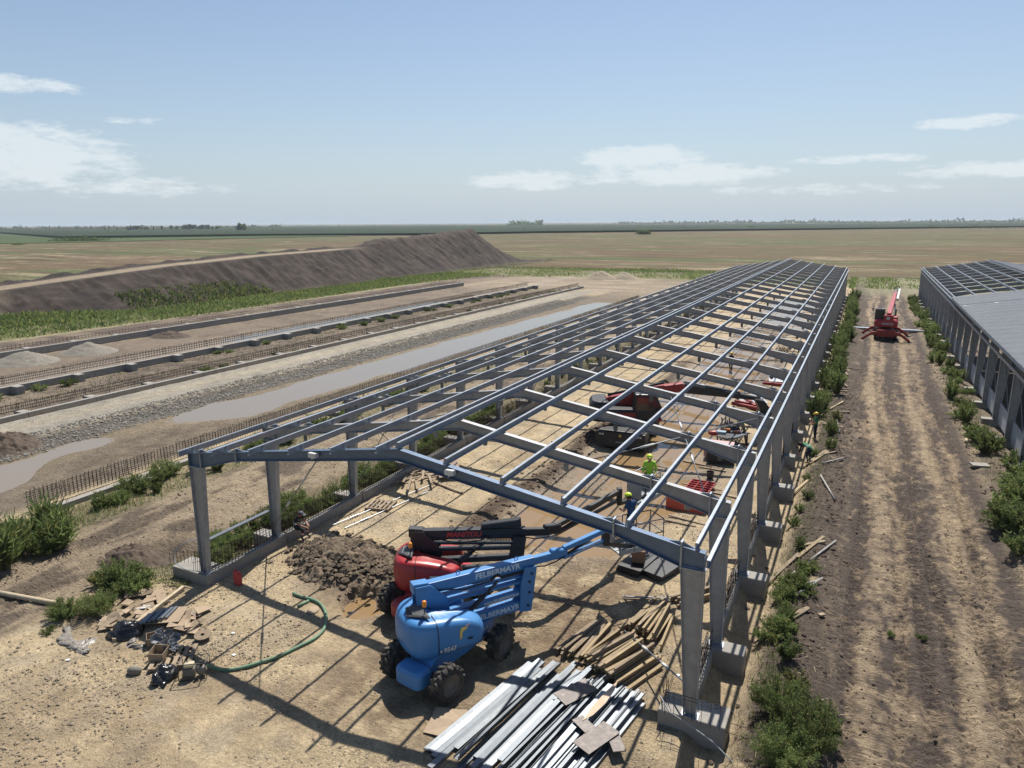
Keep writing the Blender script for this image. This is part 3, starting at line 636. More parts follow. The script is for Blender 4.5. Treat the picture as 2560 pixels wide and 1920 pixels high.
def rebar_cage(x, y0, y1, z0, z1, dx, step, r, parent, hstep=.25, wob=.02, name='rebar_cage', seed=0):
    rr = random.Random(seed); mb = MB(); n = int((y1-y0)/step)
    rows = (x-dx, x+dx) if dx else (x,)
    for xx in rows:
        for i in range(n+1):
            y = y0+(y1-y0)*i/max(n, 1); t = z1+rr.uniform(-.05, .05)
            mb.tube((xx, y, z0), (xx+rr.uniform(-wob, wob), y+rr.uniform(-wob, wob), t), r, n=3, cap=False)
        z = z0+.12
        while z < z1-.02:
            mb.tube((xx+.01, y0-.1, z), (xx+.01, y1+.1, z+rr.uniform(-.02, .02)), r, n=3, cap=False); z += hstep
    if dx:
        for i in range(0, n+1, 2):
            y = y0+(y1-y0)*i/max(n, 1); mb.tube((x-dx, y, z1-.04), (x+dx, y, z1-.04), r, n=3, cap=False)
    return mb.build(name, REBAR, parent)
for i, (a, b) in enumerate(zip(FRAMES[:-1], FRAMES[1:])):
    rr_ = .011 if i < 4 else .014
    rebar_cage(-21.17, a+.25, b-.25, .4, 1.18, .07 if i < 6 else 0, .16 if i < 6 else .22, rr_, fnd, seed=i)
    rebar_cage(-3.28, a+.3, b-.3, .4, 1.05, .06 if i < 6 else 0, .18 if i < 6 else .25, rr_, fnd, seed=50+i)
# starter bars on the two near footings
mb = MB()
for i in range(7):
    x = -3.75+.24*i; mb.tube((x, FRAMES[0]-.2, .4), (x+rnd.uniform(-.02, .02), FRAMES[0]-.2, 1.15), .008, n=4)
for z in (1.02, 1.12): mb.tube((-3.8, FRAMES[0]-.2, z), (-2.2, FRAMES[0]-.19, z-.02), .008, n=4)
for i in range(9): mb.tube((-3.86+rnd.uniform(-.05, .12), FRAMES[0]-.1+i*.08, .4), (-3.86+rnd.uniform(-.12, .18), FRAMES[0]-.1+i*.08, 1.15), .009, n=4)
for z in (.1, .28): mb.tube((-2.2, FRAMES[0]+.1+z, z), (-1.2, FRAMES[0]+.2+z*.5, z-.02), .009, n=4)
mb.build('starter_bars', REBAR, fnd)
mb = MB()
for i in range(8): mb.tube((-23.2+.13*i, FRAMES[0]-.05+.06*i, .4), (-23.2+.13*i, FRAMES[0]-.05+.06*i, .95), .008, n=4)
for i in range(3): mb.tube((-21.9, FRAMES[0]-.1, .75+.22*i), (-20.9, FRAMES[0]+1.4, .70+.22*i), .009, n=4)
for i in range(5): mb.tube((-21.75+.1*i, FRAMES[0]-.18, .5), (-21.6+.09*i, FRAMES[0]-.16, 1.35), .008, n=4)
for i in range(6): mb.tube((-23.0+.2*i, FRAMES[0]-.4, -.05), (-23.6+.2*i, FRAMES[0]-1.9, .02), .010, n=4)
mb.build('starter_bars', REBAR, fnd)
MB().path([(-21.9, 17.2, 1.55), (-22.5, 16.9, 1.35), (-22.75, 16.6, 1.05), (-22.5, 16.4, .75), (-22.0, 16.45, .55), (-21.2, 16.6, .55)], .018, 6).build('earthing_cable', GREY, fnd, smooth=True)
MB().path([(-3.9, 16.6, .9), (-3.6, 16.45, .6), (-3.0, 16.3, .5), (-2.4, 16.2, .3), (-1.9, 16.1, .0), (-1.6, 16.0, -.2)], .016, 6).build('earthing_cable', GREY, fnd, smooth=True)
# lower rail bolted between the first two left columns
mb = MB(); mb.bar((-21.6, FRAMES[0]+.1, 1.5), (-21.6, FRAMES[1]-.1, 1.5), .05, .12); mb.bar((-21.5, FRAMES[0]+.1, 1.56), (-21.5, FRAMES[1]-.1, 1.56), .16, .012); mb.build('side_rail', SHINY, barn)
# ================================================================ neighbouring roofed shed on the right
sh2 = thing('roofed_steel_shed', 'grey steel shed on the right, half covered with corrugated roof sheets', 'shed')
F2X0, F2X1, F2R = 8.3, 26.9, 17.6
fr2 = [44.6-5.0*1] + [44.6+4.93*k for k in range(0, 20)] + [141.0]
H2 = 4.22
for i, y in enumerate(fr2):
    for s, x in ((-1, F2X0), (1, F2X1)):
        if s > 0 and y < 75: continue
        c = shared(('fl', s), lambda: colm[s][1], STEEL, 'column', sh2, (x, y, FOOT_Z)); shared(('web', s), lambda: colm[s][0], STEEL2, 'web_plate', c, (0, 0, 0))
    def half(k):
        e = F2X0 if k == 0 else F2X1; s = 1 if k == 0 else -1
        mb = MB(); T = [(e+s*.02, 5.16), (e+s*2.4, 5.16+.375), (F2R, 6.60)]; B = [(e+s*.02, 4.62), (e+s*2.4, 5.2), (F2R, 6.25)]
        mb.xz([T[0], T[1], B[1], B[0]], -.008, .008); mb.xz([T[1], T[2], B[2], B[1]], -.008, .008); flange(mb, T, 0); flange(mb, B, 0, sgn=-1); return mb
    for k in (0, 1): shared(('raf2', k), lambda: half(k), STEEL2, 'rafter', sh2, (0, y, 0))
    footing(7.7, 8.75, y-.3, y+.3, -.6, FOOT_Z, sh2)
for k in range(6):
    for s in (0, 1):
        x = F2X0+.15+k*(F2R-F2X0-.3)/5 if s == 0 else F2X1-.15-k*(F2X1-F2R-.3)/5
        z = rtop(x, F2X0, F2X1, F2R, 5.16, 6.6)+.115
        for a, b in ((39, 80), (80, 110), (110, 141.2)):
            o = shared(('pur2', a), lambda: cpurlin(0, b-a-.01), STEEL, 'purlin', sh2, (x, a, z)); o.scale = (1 if s == 0 else -1, 1, 1)
for a, b in ((39, 90), (90, 141.3)):
    o = shared(('gut', a), lambda: MB().tube((0, 0, 0), (0, b-a-.02, 0), .085, n=10), SHINY, 'eave_tube', sh2, (F2X0-.12, a, 5.2))
    shared(('eav2', a), lambda: cpurlin(0, b-a-.02, .2, .09), STEEL, 'eave_channel', sh2, (F2X0-.05, a, 4.6))
for a, b in zip(fr2[:-1], fr2[1:]):
    MB().box((8.62, (a+b)/2, .95), (.06, b-a-.24, 1.35)).build('wall_panel', mat('grey_wall_panel', (.40, .42, .45), .6, .1, .1, 1), sh2)
    if 40 < a < 60: MB().bar((8.55, a+.2, .6), (8.55, b-.2, 4.4), .05, .05).build('wall_brace', STEEL, sh2)
# corrugated sheets: ribs run up the slope, one object per sheet
def roofsheet(x0, x1, z0, z1, wd=1.0):
    mb = MB(); pr = []
    for k in range(4):
        u = k*.25; pr += [(u, 0), (u+.13, 0), (u+.155, .065), (u+.215, .065)]
    pr += [(1.0, 0)]
    vs = [(x0, u*wd, z0+h) for u, h in pr] + [(x1, u*wd, z1+h) for u, h in pr]; n = len(pr)
    mb.add(vs, [(i, i+1, n+i+1, n+i) for i in range(n-1)]); return mb
yy = 39.5; k = 0
while yy < 86.5:
    if abs(yy-77.5) > .51:
        for s in (0, 1):
            shared(('sheet', s), lambda: (roofsheet(F2X0-.22, F2R, 5.36, 6.86) if s == 0 else roofsheet(F2X1+.2, F2R, 5.36, 6.86)), ROOF, 'roof_sheet', sh2, (0, yy, (k % 2)*.006))
    elif True:
        for s in (0, 1): shared(('sheet', s), None, ROOF, 'roof_sheet', sh2, (0, yy-.02, .004)).scale = (1, .78, 1)
    yy += 1.0; k += 1
for yy in range(90, 140, 1):
    shared(('sheet', 1), None, ROOF, 'roof_sheet', sh2, (0, yy, (yy % 2)*.006))
for x in (8.6, 11.0, 13.3, 15.9): MB().box((x, 77.6, rtop(x, F2X0, F2X1, F2R, 5.36, 6.86)+.06), (.55, .35, .05)).build('roof_clip', WHITE, sh2)
# ================================================================ foundations of the sheds still to come
def plinth_line(label, x, y0, y1, z1, th, blk, step, rebar, seed, blkside=1, rows=1):
    t = thing('plinth_foundation', label, 'foundation')
    n = max(1, round((y1-y0)/step)); ys_ = [y0+(y1-y0)*i/n for i in range(n+1)]
    for a, b in zip(ys_[:-1], ys_[1:]): MB().box((x, (a+b)/2, z1/2-.25), (th, b-a-.03, z1+.5)).build('plinth_wall', CONC, t, bevel=.015)
    for i, y in enumerate(ys_): MB().box((x+blkside*(th/2+blk/2-.05), y, z1/2-.25+.02), (blk, .62, z1+.5)).build('footing_block', CONC, t, bevel=.02)
    if rebar:
        for i, (a, b) in enumerate(zip(ys_[:-1], ys_[1:])):
            rebar_cage(x+rebar[0], a+.05, b-.05, z1-.1, rebar[1], rebar[2], rebar[3], rebar[4], t, .22, .025, seed=seed+i)
    return t
plinth_line('low concrete plinth with tall rusty rebar cages beside the long brown pool', -33.6, 17.9, 118, .25, .36, 1.0, 5.0, (-.9, 1.05, .14, .20, .014), 100)
plinth_line('low concrete kerb with footing pads behind the pale gravel road', -52.2, 18, 138, .42, .34, .9, 5.0, (-1.1, 1.0, .12, .30, .016), 200, -1)
plinth_line('grey concrete plinth with block buttresses in the middle of the unbuilt plots', -61.2, 22, 133, .62, .36, .9, 5.0, (-1.3, 1.25, .15, .30, .018), 300, 1)
plinth_line('farthest grey concrete plinth wall in front of the grassy strip', -77.8, 28, 133, .75, .36, .8, 5.0, (-1.6, 1.1, 0, .40, .02), 400, -1)
# ================================================================ machines
def loft(outline, secs, top=True):
    """outline: plan points; secs: (z, inset metres, z tilt per x)"""
    cx = sum(p[0] for p in outline)/len(outline); cy = sum(p[1] for p in outline)/len(outline); n = len(outline)
    hx = max(abs(p[0]-cx) for p in outline); hy = max(abs(p[1]-cy) for p in outline)
    vs = []; fs = []
    for z, ins, tilt in secs:
        for x, y in outline:
            xx = cx+(x-cx)*(1-ins/hx); yy = cy+(y-cy)*(1-ins/hy); vs.append((xx, yy, z+tilt*(x-cx)))
    for j in range(len(secs)-1):
        for i in range(n): fs.append((j*n+i, j*n+(i+1) % n, (j+1)*n+(i+1) % n, (j+1)*n+i))
    fs.append(tuple(range(n-1, -1, -1))); fs.append(tuple(range((len(secs)-1)*n, len(secs)*n)))
    return MB().add(vs, fs)
def rrect(x0, x1, y0, y1, r0, r1, n=5):
    """rounded plan: r0 corner radius at x0 end, r1 at x1 end"""
    pts = []
    for cx, cy, a, r in ((x1-r1, y1-r1, 0, r1), (x0+r0, y1-r0, 90, r0), (x0+r0, y0+r0, 180, r0), (x1-r1, y0+r1, 270, r1)):
        for k in range(n+1):
            t = R(a+90*k/n); pts.append((cx+r*math.cos(t), cy+r*math.sin(t)))
    return pts
_wheel = {}
def wheel(parent, loc, rad=.5, wd=.36, rz=0.0, lugs=16, rimmat=None, face=1):
    key = (rad, wd, lugs)
    if key not in _wheel:
        t = MB(); t.lathe([(rad*.60, -wd*.5), (rad*.84, -wd*.52), (rad*.94, -wd*.44), (rad*.955, 0), (rad*.94, wd*.44), (rad*.84, wd*.52), (rad*.60, wd*.5)], 28)
        for k in range(lugs):
            for sgn in (-1, 1):
                a = 2*math.pi*(k+(.5 if sgn > 0 else 0))/lugs
                c = Vector((rad*.965*math.cos(a), sgn*wd*.25, rad*.965*math.sin(a)))
                M_ = Matrix.Rotation(-a, 3, 'Y') @ Matrix.Rotation(sgn*R(28), 3, 'X')
                t.box(c, (rad*.09, wd*.54, rad*.17), Mx=M_)
        me = t.mesh('tyre'); me.materials.append(RUBBER)
        r = MB(); r.lathe([(rad*.61, -wd*.47), (rad*.57, -wd*.42), (rad*.5, -wd*.2), (rad*.2, -wd*.16), (rad*.17, -wd*.3), (0.001, -wd*.31)], 22); r.lathe([(rad*.61, wd*.47), (rad*.57, wd*.42), (rad*.5, wd*.2), (0.001, wd*.16)], 22)
        for k in range(8):
            a = 2*math.pi*k/8; r.tube((rad*.3*math.cos(a), -wd*.15, rad*.3*math.sin(a)), (rad*.3*math.cos(a), -wd*.22, rad*.3*math.sin(a)), rad*.035, n=6)
        rm = r.mesh('rim'); rm.materials.append(rimmat or RIM)
        for p in list(me.polygons)+list(rm.polygons): p.use_smooth = True
        _wheel[key] = (me, rm)
    me, rm = _wheel[key]
    w_ = put('wheel', me, parent); w_.location = loc; w_.rotation_euler = (0, 0, rz); r_ = put('rim', rm, w_)
    if face > 0: r_.scale = (1, 1, 1)
    else: r_.rotation_euler = (0, 0, math.pi)
    return w_
def basket(parent, loc, rz, L_=1.8, W_=.85, H_=1.1, name='work_platform'):
    b = MB(); b.box((0, 0, .03), (L_, W_, .06)); b.box((0, -W_/2, .12), (L_, .02, .18)); b.box((0, W_/2, .12), (L_, .02, .18)); b.box((L_/2, 0, .12), (.02, W_, .18))
    o = b.build(name, GREY, parent, bevel=.006); o.location = loc; o.rotation_euler = (0, 0, rz)
    for z in (.6, 1.1):
        p = [(-L_/2, -W_/2, z), (L_/2, -W_/2, z), (L_/2, W_/2, z), (-L_/2, W_/2, z), (-L_/2, -W_/2, z)]
        MB().path(p, .022, 8).build('guard_rail', SHINY, o, smooth=True)
    for i in range(4):
        for s in (-1, 1):
            x = -L_/2+L_*i/3; MB().tube((x, s*W_/2, .05), (x, s*W_/2, H_), .02, n=8).build('rail_post', SHINY, o, smooth=True)
    c = MB(); c.prism([(-.1, -.3, .75), (.14, -.3, .85), (.14, -.3, 1.12), (-.1, -.3, 1.25)], (0, .6, 0)); c.box((-.14, 0, .7), (.06, .62, .9))
    co = c.build('control_box', GREY, o, bevel=.02); co.location = (-L_/2, 0, 0)
    j = MB()
    for y in (-.18, 0, .18): j.tube((-L_/2+.06, y, 1.15), (-L_/2+.08, y, 1.27), .018, n=6)
    j.build('joysticks', BLACK, o)
    return o
def boom_lift(name, label, T, hd, chd, hood, arm, letters, jib_end, plat, plat_rz, jib_bend=0.0):
    t = thing(name, label, 'boom lift', (T[0], T[1], hz(*T)), hd)
    ch = MB(); ch.prism([(-1.25, -.42, .45), (1.15, -.42, .45), (1.75, -.42, .72), (1.75, -.42, .98), (.9, -.42, 1.08), (-1.0, -.42, 1.0), (-1.25, -.42, .8)], (0, .84, 0))
    cho = ch.build('chassis', hood, t, bevel=.03, seg=2); cho.rotation_euler = (0, 0, chd-hd)
    for x in (-1.2, 1.3):
        MB().box((x, 0, .52), (.26, 1.5, .22)).build('axle', BLACK, cho, bevel=.03)
    cov = loft(rrect(-1.85, -1.24, -.5, .5, .22, .1), [(.34, .05, 0), (.4, 0, 0), (.78, 0, 0), (.88, .07, 0)]); cov.build('axle_cover', hood, cho, smooth=False, bevel=.02, seg=2)
    MB().tube((1.78, -.3, .86), (1.95, -.3, .86), .05, n=8).build('tow_eye', BLACK, cho)
    for x in (-1.2, 1.3):
        for s in (-1, 1): wheel(cho, (x, s*1.0, .54), .54, .38, rz=rnd.uniform(-.08, .08), face=s*-1*-1)
    MB().lathe([(.48, .95), (.5, 1.0), (.5, 1.12), (.4, 1.14)], 20, 'z').build('slew_ring', BLACK, t)
    # bodywork
    out_ = [(1.0, -.35), (.93, -.66), (.72, -.84), (.45, -.88), (.0, -.88), (-.4, -.88), (-.8, -.87), (-1.12, -.78), (-1.36, -.55), (-1.48, -.2), (-1.5, .2), (-1.48, .6), (-1.36, .95), (-1.12, 1.18), (-.8, 1.25), (-.62, 1.25), (-.60, .9), (-.60, .5), (-.58, .16), (-.2, .14), (.4, .14), (.85, .12), (.98, -.1)]
    cvx = lambda x: 1.0-.10*max(0, x+.6)
    vs_ = []; n_ = len(out_); secs = [(1.02, .10), (1.12, .02), (1.45, 0), (1.72, .02), (1.90, .07), (2.02, .17), (2.08, .34)]
    for z, ins in secs:
        for x, y in out_:
            cx_ = -.85 if x < -.5 else .1; cy_ = .18 if x < -.5 else -.37; k_ = 1-ins/(.7 if x < -.5 else .62)
            if x < -.5 and y > -.5: xx, yy = cx_+(x-cx_)*k_, cy_+(y-cy_)*(1-ins/1.06)
            else: xx, yy = (cx_+(x-cx_)*k_ if (x > .6 or x < -1.1) else x), -.37+(y+.37)*k_
            vs_.append((xx, yy, z-(.16*max(0, x+.55))*(z-1.02)))
    fs_ = [(j*n_+i, j*n_+(i+1) % n_, (j+1)*n_+(i+1) % n_, (j+1)*n_+i) for j in range(len(secs)-1) for i in range(n_)]+[tuple(range((len(secs)-1)*n_, len(secs)*n_))]
    sd = MB().add(vs_, fs_).build('hood', hood, t, smooth=True); md = sd.modifiers.new('sub', 'SUBSURF'); md.levels = 1; md.render_levels = 1
    oth = loft(rrect(-.56, .9, .78, 1.25, .04, .2, 5), [(1.0, .08, 0), (1.10, .02, 0), (1.5, 0, 0), (1.75, .04, -.05), (1.85, .12, -.08)]); oth.build('side_hood', hood, t, bevel=.03)
    sm_ = MB(); sm_.path([(-.62, -.80, 1.06), (-.62, -.872, 1.14), (-.62, -.886, 1.45), (-.62, -.872, 1.70), (-.62, -.835, 1.87), (-.62, -.76, 1.985), (-.62, -.62, 2.045), (-.62, -.3, 2.06)], .011, 6); sm_.build('panel_seam', BLACK, sd)
    sm_ = MB(); sm_.path([(-.62, -.886, 1.14), (0, -.889, 1.135), (.45, -.887, 1.13), (.72, -.846, 1.13), (.93, -.665, 1.13)], .008, 6); sm_.build('panel_seam', BLACK, sd)
    gr = MB(); gr.prism([(-1.30, -.05, 2.07), (-.74, -.55, 2.12), (-.74, .35, 2.14), (-1.2, .35, 2.11)], (0, 0, .025)); gro = gr.build('air_grille', BLACK, t)
    g2 = MB()
    for k in range(7): g2.bar((-1.12+k*.055, -.18-k*.045, 2.155), (-1.12+k*.055, .33, 2.165), .012, .012)
    g2.build('grille_bars', GREY, gro)
    MB().box((.36, -.885, 1.38), (.16, .02, .07)).build('hood_latch', BLACK, sd, bevel=.008)
    by = .45
    post = MB(); post.prism([(-.85, by-.22, 1.6), (.2, by-.22, 1.6), (.1, by-.22, 2.2), (-.42, by-.22, 2.72), (-.9, by-.22, 2.74)], (0, .04, 0)); post.prism([(-.85, by+.18, 1.6), (.2, by+.18, 1.6), (.1, by+.18, 2.2), (-.42, by+.18, 2.72), (-.9, by+.18, 2.74)], (0, .04, 0)); post.box((-.35, by, 1.75), (.9, .36, .3))
    post.build('turret_post', arm, t, bevel=.012)
    la = MB(); la.bar((.15, by, 1.12), (2.9, by, 1.22), .30, .26, h2=.34); la.build('lower_arm', arm, t, bevel=.015)
    MB().bar((.05, by, 1.55), (2.9, by, 1.66), .28, .17).build('middle_arm', arm, t, bevel=.012)
    MB().bar((-.2, by, 1.98), (2.9, by, 2.02), .26, .09).build('link_arm', arm, t, bevel=.01)
    MB().bar((-.1, by, 2.22), (2.8, by, 2.2), .22, .06).build('link_arm', arm, t, bevel=.008)
    for dy in (-.24, .20):
        MB().prism([(2.55, by+dy, 1.04), (2.98, by+dy, .98), (3.18, by+dy, 2.50), (2.74, by+dy, 2.55), (2.60, by+dy, 2.0)], (0, .035, 0)).build('elbow_plate', arm, t, bevel=.006)
    pn = MB()
    for x, z in ((2.85, 1.22), (2.9, 1.66), (2.9, 2.03), (2.98, 2.3)): pn.tube((x, by-.28, z), (x, by+.28, z), .04, n=10)
    pn.build('pivot_pins', BLACK, t, smooth=False)
    cy = MB(); cy.tube((.45, by-.32, 1.35), (1.25, by-.32, 1.98), .075, n=12); cy.tube((1.25, by-.32, 1.98), (1.75, by-.30, 2.36), .045, n=10); cy.build('lift_cylinder', BLACK, t, smooth=True)
    bo = MB().bar((-.75, by, 2.56), (3.15, by, 2.60), .28, .36).build('main_boom', arm, t, bevel=.025, seg=2)
    MB().prism([(-.95, by-.16, 2.5), (-.55, by-.16, 2.42), (-.45, by-.16, 2.78), (-.95, by-.16, 2.82)], (0, .32, 0)).build('boom_foot', arm, t, bevel=.012)
    for x in (.55, 2.55):
        e = MB(); e.path([(x-.05, by, 2.77), (x-.05, by, 2.84), (x, by, 2.88), (x+.05, by, 2.84), (x+.05, by, 2.77)], .014, 6); e.build('lifting_eye', arm, bo)
    chn = MB()
    for k in range(26):
        x = 1.6+k*.055; chn.box((x, by-.19, 2.40+.10*math.sin(min(k, 6)/6*math.pi)), (.04, .07, .07))
    chn.build('cable_chain', BLACK, bo)
    MB().path([(-.3, by-.17, 2.5), (.2, by-.2, 2.42), (.7, by-.19, 2.30), (1.4, by-.2, 2.36), (1.7, by-.2, 2.42)], .022, 6).build('hydraulic_hose', BLACK, bo, smooth=True)
    MB().path([(3.0, by-.18, 2.5), (3.5, by-.2, 2.42), (3.9, by-.2, 2.48), (4.3, by-.12, 2.55)], .022, 6).build('hydraulic_hose', BLACK, bo, smooth=True)
    MB().bar((3.1, by, 2.60), (4.0, by, 2.62), .20, .26).build('inner_boom', arm, t, bevel=.015)
    # jib towards the platform
    p0 = Vector((4.05, by, 2.62)); pe = Vector(jib_end)
    MB().bar(p0+Vector((-.25, 0, .06)), p0+Vector((.35, jib_bend*.3, -.02)), .24, .34).build('jib_knuckle', arm, t, bevel=.03)
    d = (pe-p0).normalized()
    MB().bar(p0+d*.25+Vector((0, 0, .10)), pe+Vector((0, 0, .12)), .18, .17).build('jib', arm, t, bevel=.015)
    MB().bar(p0+d*.25+Vector((0, 0, -.22)), pe+Vector((0, 0, -.24)), .12, .12).build('jib_link', arm, t, bevel=.012)
    MB().tube(p0+d*.4+Vector((0, 0, -.16)), pe-d*.6+Vector((0, 0, .02)), .05, n=10).build('jib_cylinder', BLACK, t, smooth=True)
    pv = Vector(plat); MB().bar(pe+Vector((0, 0, .25)), pe+Vector((0, 0, -.45)), .26, .2, up=(1, 0, 0)).build('platform_bracket', BLACK, t, bevel=.02)
    ps = MB(); ps.bar(pe+Vector((0, 0, -.4)), (pv.x, pv.y, pv.z+.02), .16, .14); ps.build('platform_support', BLACK, t, bevel=.01)
    bk = basket(t, plat, plat_rz)
    bc = MB(); bc.tube((-.82, -.28, 2.05), (-.82, -.28, 2.4), .018, n=6); bco = bc.build('beacon_stalk', BLACK, t)
    MB().lathe([(.001, 2.58), (.05, 2.57), (.065, 2.53), (.068, 2.42), (.07, 2.40), (.001, 2.40)], 14, 'z', (-.82, -.28, 0)).build('beacon', AMBER, bco, smooth=True)
    return t, by
def side_text(t, s, size, u, v, z, m_, width=None, tilt=0.0, shear=0.0, bold=.03):
    return text(s, size, m_, t, frame((u, v, z), (math.cos(tilt), 0, math.sin(tilt)), (0, 0, 1)), width=width, shear=shear, bold=bold)
TB = (-10.35, 16.35)
bl, by = boom_lift('boom_lift', 'blue articulated boom lift parked in front, nearest the camera', TB, R(53), R(80), BLUE, BLUE, LETTER, (6.0, .5, 2.95), (7.7, 1.1, 1.8), R(-4))
side_text(bl, 'FELBERMAYR', .25, 1.85, by-.147, 2.60, LETTER, 1.55, R(.6)); side_text(bl, 'FELBERMAYR', .24, 1.85, by-.157, 1.18, LETTER, 1.5, R(2)); side_text(bl, 'www.FELBERMAYR.cc', .12, 1.95, by-.147, 1.62, LETTER, 1.25, R(2.2))
side_text(bl, '9547', .21, -.28, -.895, 1.20, WHITE, .40); MB().box((-.56, -.889, 1.2), (.07, .012, .07)).build('sticker', WHITE, bl)
d = MB(); d.prism([(.02, -.892, 1.42), (.09, -.892, 1.46), (.12, -.888, 1.66), (.26, -.885, 1.72), (.27, -.884, 1.78), (.10, -.885, 1.76), (.03, -.888, 1.66)], (0, -.006, 0)); d.build('yellow_emblem', YDEC, bl)
MB().prism([(.20, -.875, 1.80), (.36, -.872, 1.86), (.37, -.872, 1.83), (.24, -.876, 1.77)], (0, -.006, 0)).build('emblem_dash', mat('faded_pink', (.5, .3, .3), .6), bl)
cho = [c for c in bl.children if c.name.startswith('chassis')][0]
text('FELBERMAYR', .15, LETTER, cho, frame((1.05, -.427, .80), (1, 0, .06), (0, 0, 1)), width=.75, bold=.03)
MB().prism([(.50, -.428, .62), (.56, -.428, .66), (.58, -.428, .86), (.70, -.428, .92), (.70, -.428, .97), (.52, -.428, .92)], (0, -.006, 0)).build('yellow_emblem', YDEC, cho)
jl = [c for c in bl.children if c.name.startswith('jib_link')][0]
a0 = Vector((4.3, .45, 2.45)); a1 = Vector((6.0, .5, 2.78)); text('www.FELBERMAYR.cc', .11, LETTER, bl, frame(a0.lerp(a1, .55)+Vector((0, -.066, 0)), a1-a0, (0, 0, 1)), width=1.15, bold=.03)
TRD = (-12.55, 19.15)
hr = R(27)
def rl(x, y, z):   # place -> red lift frame
    dx, dy = x-TRD[0], y-TRD[1]; return (dx*math.cos(hr)+dy*math.sin(hr), -dx*math.sin(hr)+dy*math.cos(hr), z)
rd, by2 = boom_lift('boom_lift', 'red boom lift with a black boom parked behind the blue one', TRD, hr, R(80), REDP, BLACK, RLETTER, rl(-8.0, 25.6, 2.7), rl(-7.4, 27.5, 2.0), R(50), 1.0)
side_text(rd, 'MANITOU', .26, 1.0, by2-.147, 2.58, RLETTER, 1.25, R(.6), .25); MB().box((.05, -.89, 1.42), (.34, .012, .42)).build('white_panel', WHITE, rd)
side_text(rd, '180 ATJ', .07, .62, -.885, 1.50, LETTER, .34)
mb = MB(); mb.bar((1.6, by2, 2.86), (3.0, by2, 2.98), .30, .16, h2=.28); mb.build('upper_cover', BLACK, rd, bevel=.03)
# ---------------------------------------------------------------- wheeled excavator under the frame
ex = thing('wheeled_excavator', 'red and black wheeled excavator working under the steel frame', 'excavator', (-12.4, 42.0, hz(-12.4, 42.0)-.05), R(22))
uc = MB(); uc.box((0, 0, .95), (2.3, 4.2, .5)); uc.box((0, -2.55, .72), (3.0, .95, .95)); uc.box((0, -2.5, 1.24), (2.7, 1.0, .08)); uc.box((0, 2.4, .8), (2.4, .5, .7))
uo = uc.build('undercarriage', BLACK, ex, bevel=.05, seg=2); uo.rotation_euler = (0, 0, R(-19))
for x in (-1.1, 1.1):
    for y in (-1.35, 1.35): wheel(uo, (x, y, .55), .55, .42, rz=R(90), lugs=14, face=1 if x > 0 else -1)
for x in (-1.15, 1.15):
    for k in (0, 1): MB().box((x+k*.16-.08, -3.035, 1.02), (.11, .02, .10)).build('lamp', WHITE, uo)
MB().box((0, -3.04, .60), (.55, .03, .05)).build('step', GREY, uo); MB().box((0, -3.04, 1.0), (.14, .02, .12)).build('number_plate', YDEC, uo)
MB().lathe([(.6, 1.2), (.62, 1.25), (.62, 1.4), (.5, 1.42)], 24, 'z').build('slew_ring', BLACK, ex)
up = loft(rrect(-2.35, 1.2, -1.25, 1.25, .7, .2, 6), [(1.40, .06, 0), (1.5, 0, 0), (2.05, 0, 0), (2.2, .08, 0)]); up.build('upper_body', BLACK, ex, bevel=.02)
cwt = loft(rrect(-2.75, -1.6, -1.2, 1.2, .6, .05, 6), [(1.35, .1, 0), (1.45, 0, 0), (2.4, .02, 0), (2.62, .16, 0)]); cwt.build('counterweight', BLACK, ex, smooth=False, bevel=.02)
for y in (-1.262, 1.262): MB().box((-.7, y, 1.85), (1.5, .02, .28)).build('side_stripe', DRED, ex)
cb = MB(); cb.prism([(-.1, -1.2, 1.5), (1.55, -1.2, 1.5), (1.62, -1.2, 2.3), (1.25, -1.2, 3.15), (.0, -1.2, 3.15), (-.1, -1.2, 2.4)], (0, .95, 0)); cbo = cb.build('cab', BLACK, ex, bevel=.05, seg=2)
MB().prism([(.1, -1.213, 2.1), (1.42, -1.213, 2.1), (1.46, -1.213, 2.3), (1.15, -1.213, 3.0), (.15, -1.213, 3.0)], (0, .015, 0)).build('cab_window', GLASS, cbo)
MB().prism([(1.59, -1.12, 1.7), (1.655, -1.12, 2.3), (1.31, -1.12, 3.05)], (0, .8, 0)).build('windscreen', GLASS, cbo)
MB().box((1.5, -.7, 1.55), (.3, 1.0, .22)).build('cab_skirt', DRED, cbo, bevel=.03)
bm_ = MB(); bm_.prism([(-1.3, .0, 2.0), (-.2, .0, 1.95), (1.3, .0, 2.75), (2.9, .0, 3.05), (3.2, .0, 3.35), (3.0, .0, 3.6), (1.2, .0, 3.35), (-1.0, .0, 2.75), (-1.7, .0, 2.6)], (0, .5, 0)); bmo = bm_.build('boom', DRED, ex, bevel=.04, seg=2)
MB().tube((-1.6, .12, 2.78), (1.9, .12, 3.62), .08, n=10).build('hydraulic_cylinder', BLACK, ex, smooth=True); MB().tube((-.1, -.08, 2.0), (1.6, -.05, 2.85), .09, n=10).build('boom_cylinder', BLACK, ex, smooth=True)
side_text(bmo, 'YANMAR', .36, .95, -.008, 2.98, GLETTER, 1.9, R(13), bold=.02)
ar = MB(); ar.prism([(2.8, .06, 3.05), (3.2, .06, 2.95), (7.5, .06, 2.55), (7.7, .06, 2.75), (5.2, .06, 3.2), (3.2, .06, 3.55)], (0, .38, 0)); ar.build('arm', BLACK, ex, bevel=.03); MB().tube((3.1, .25, 3.65), (6.6, .25, 3.0), .06, n=10).build('hydraulic_cylinder', SHINY, ex, smooth=True)
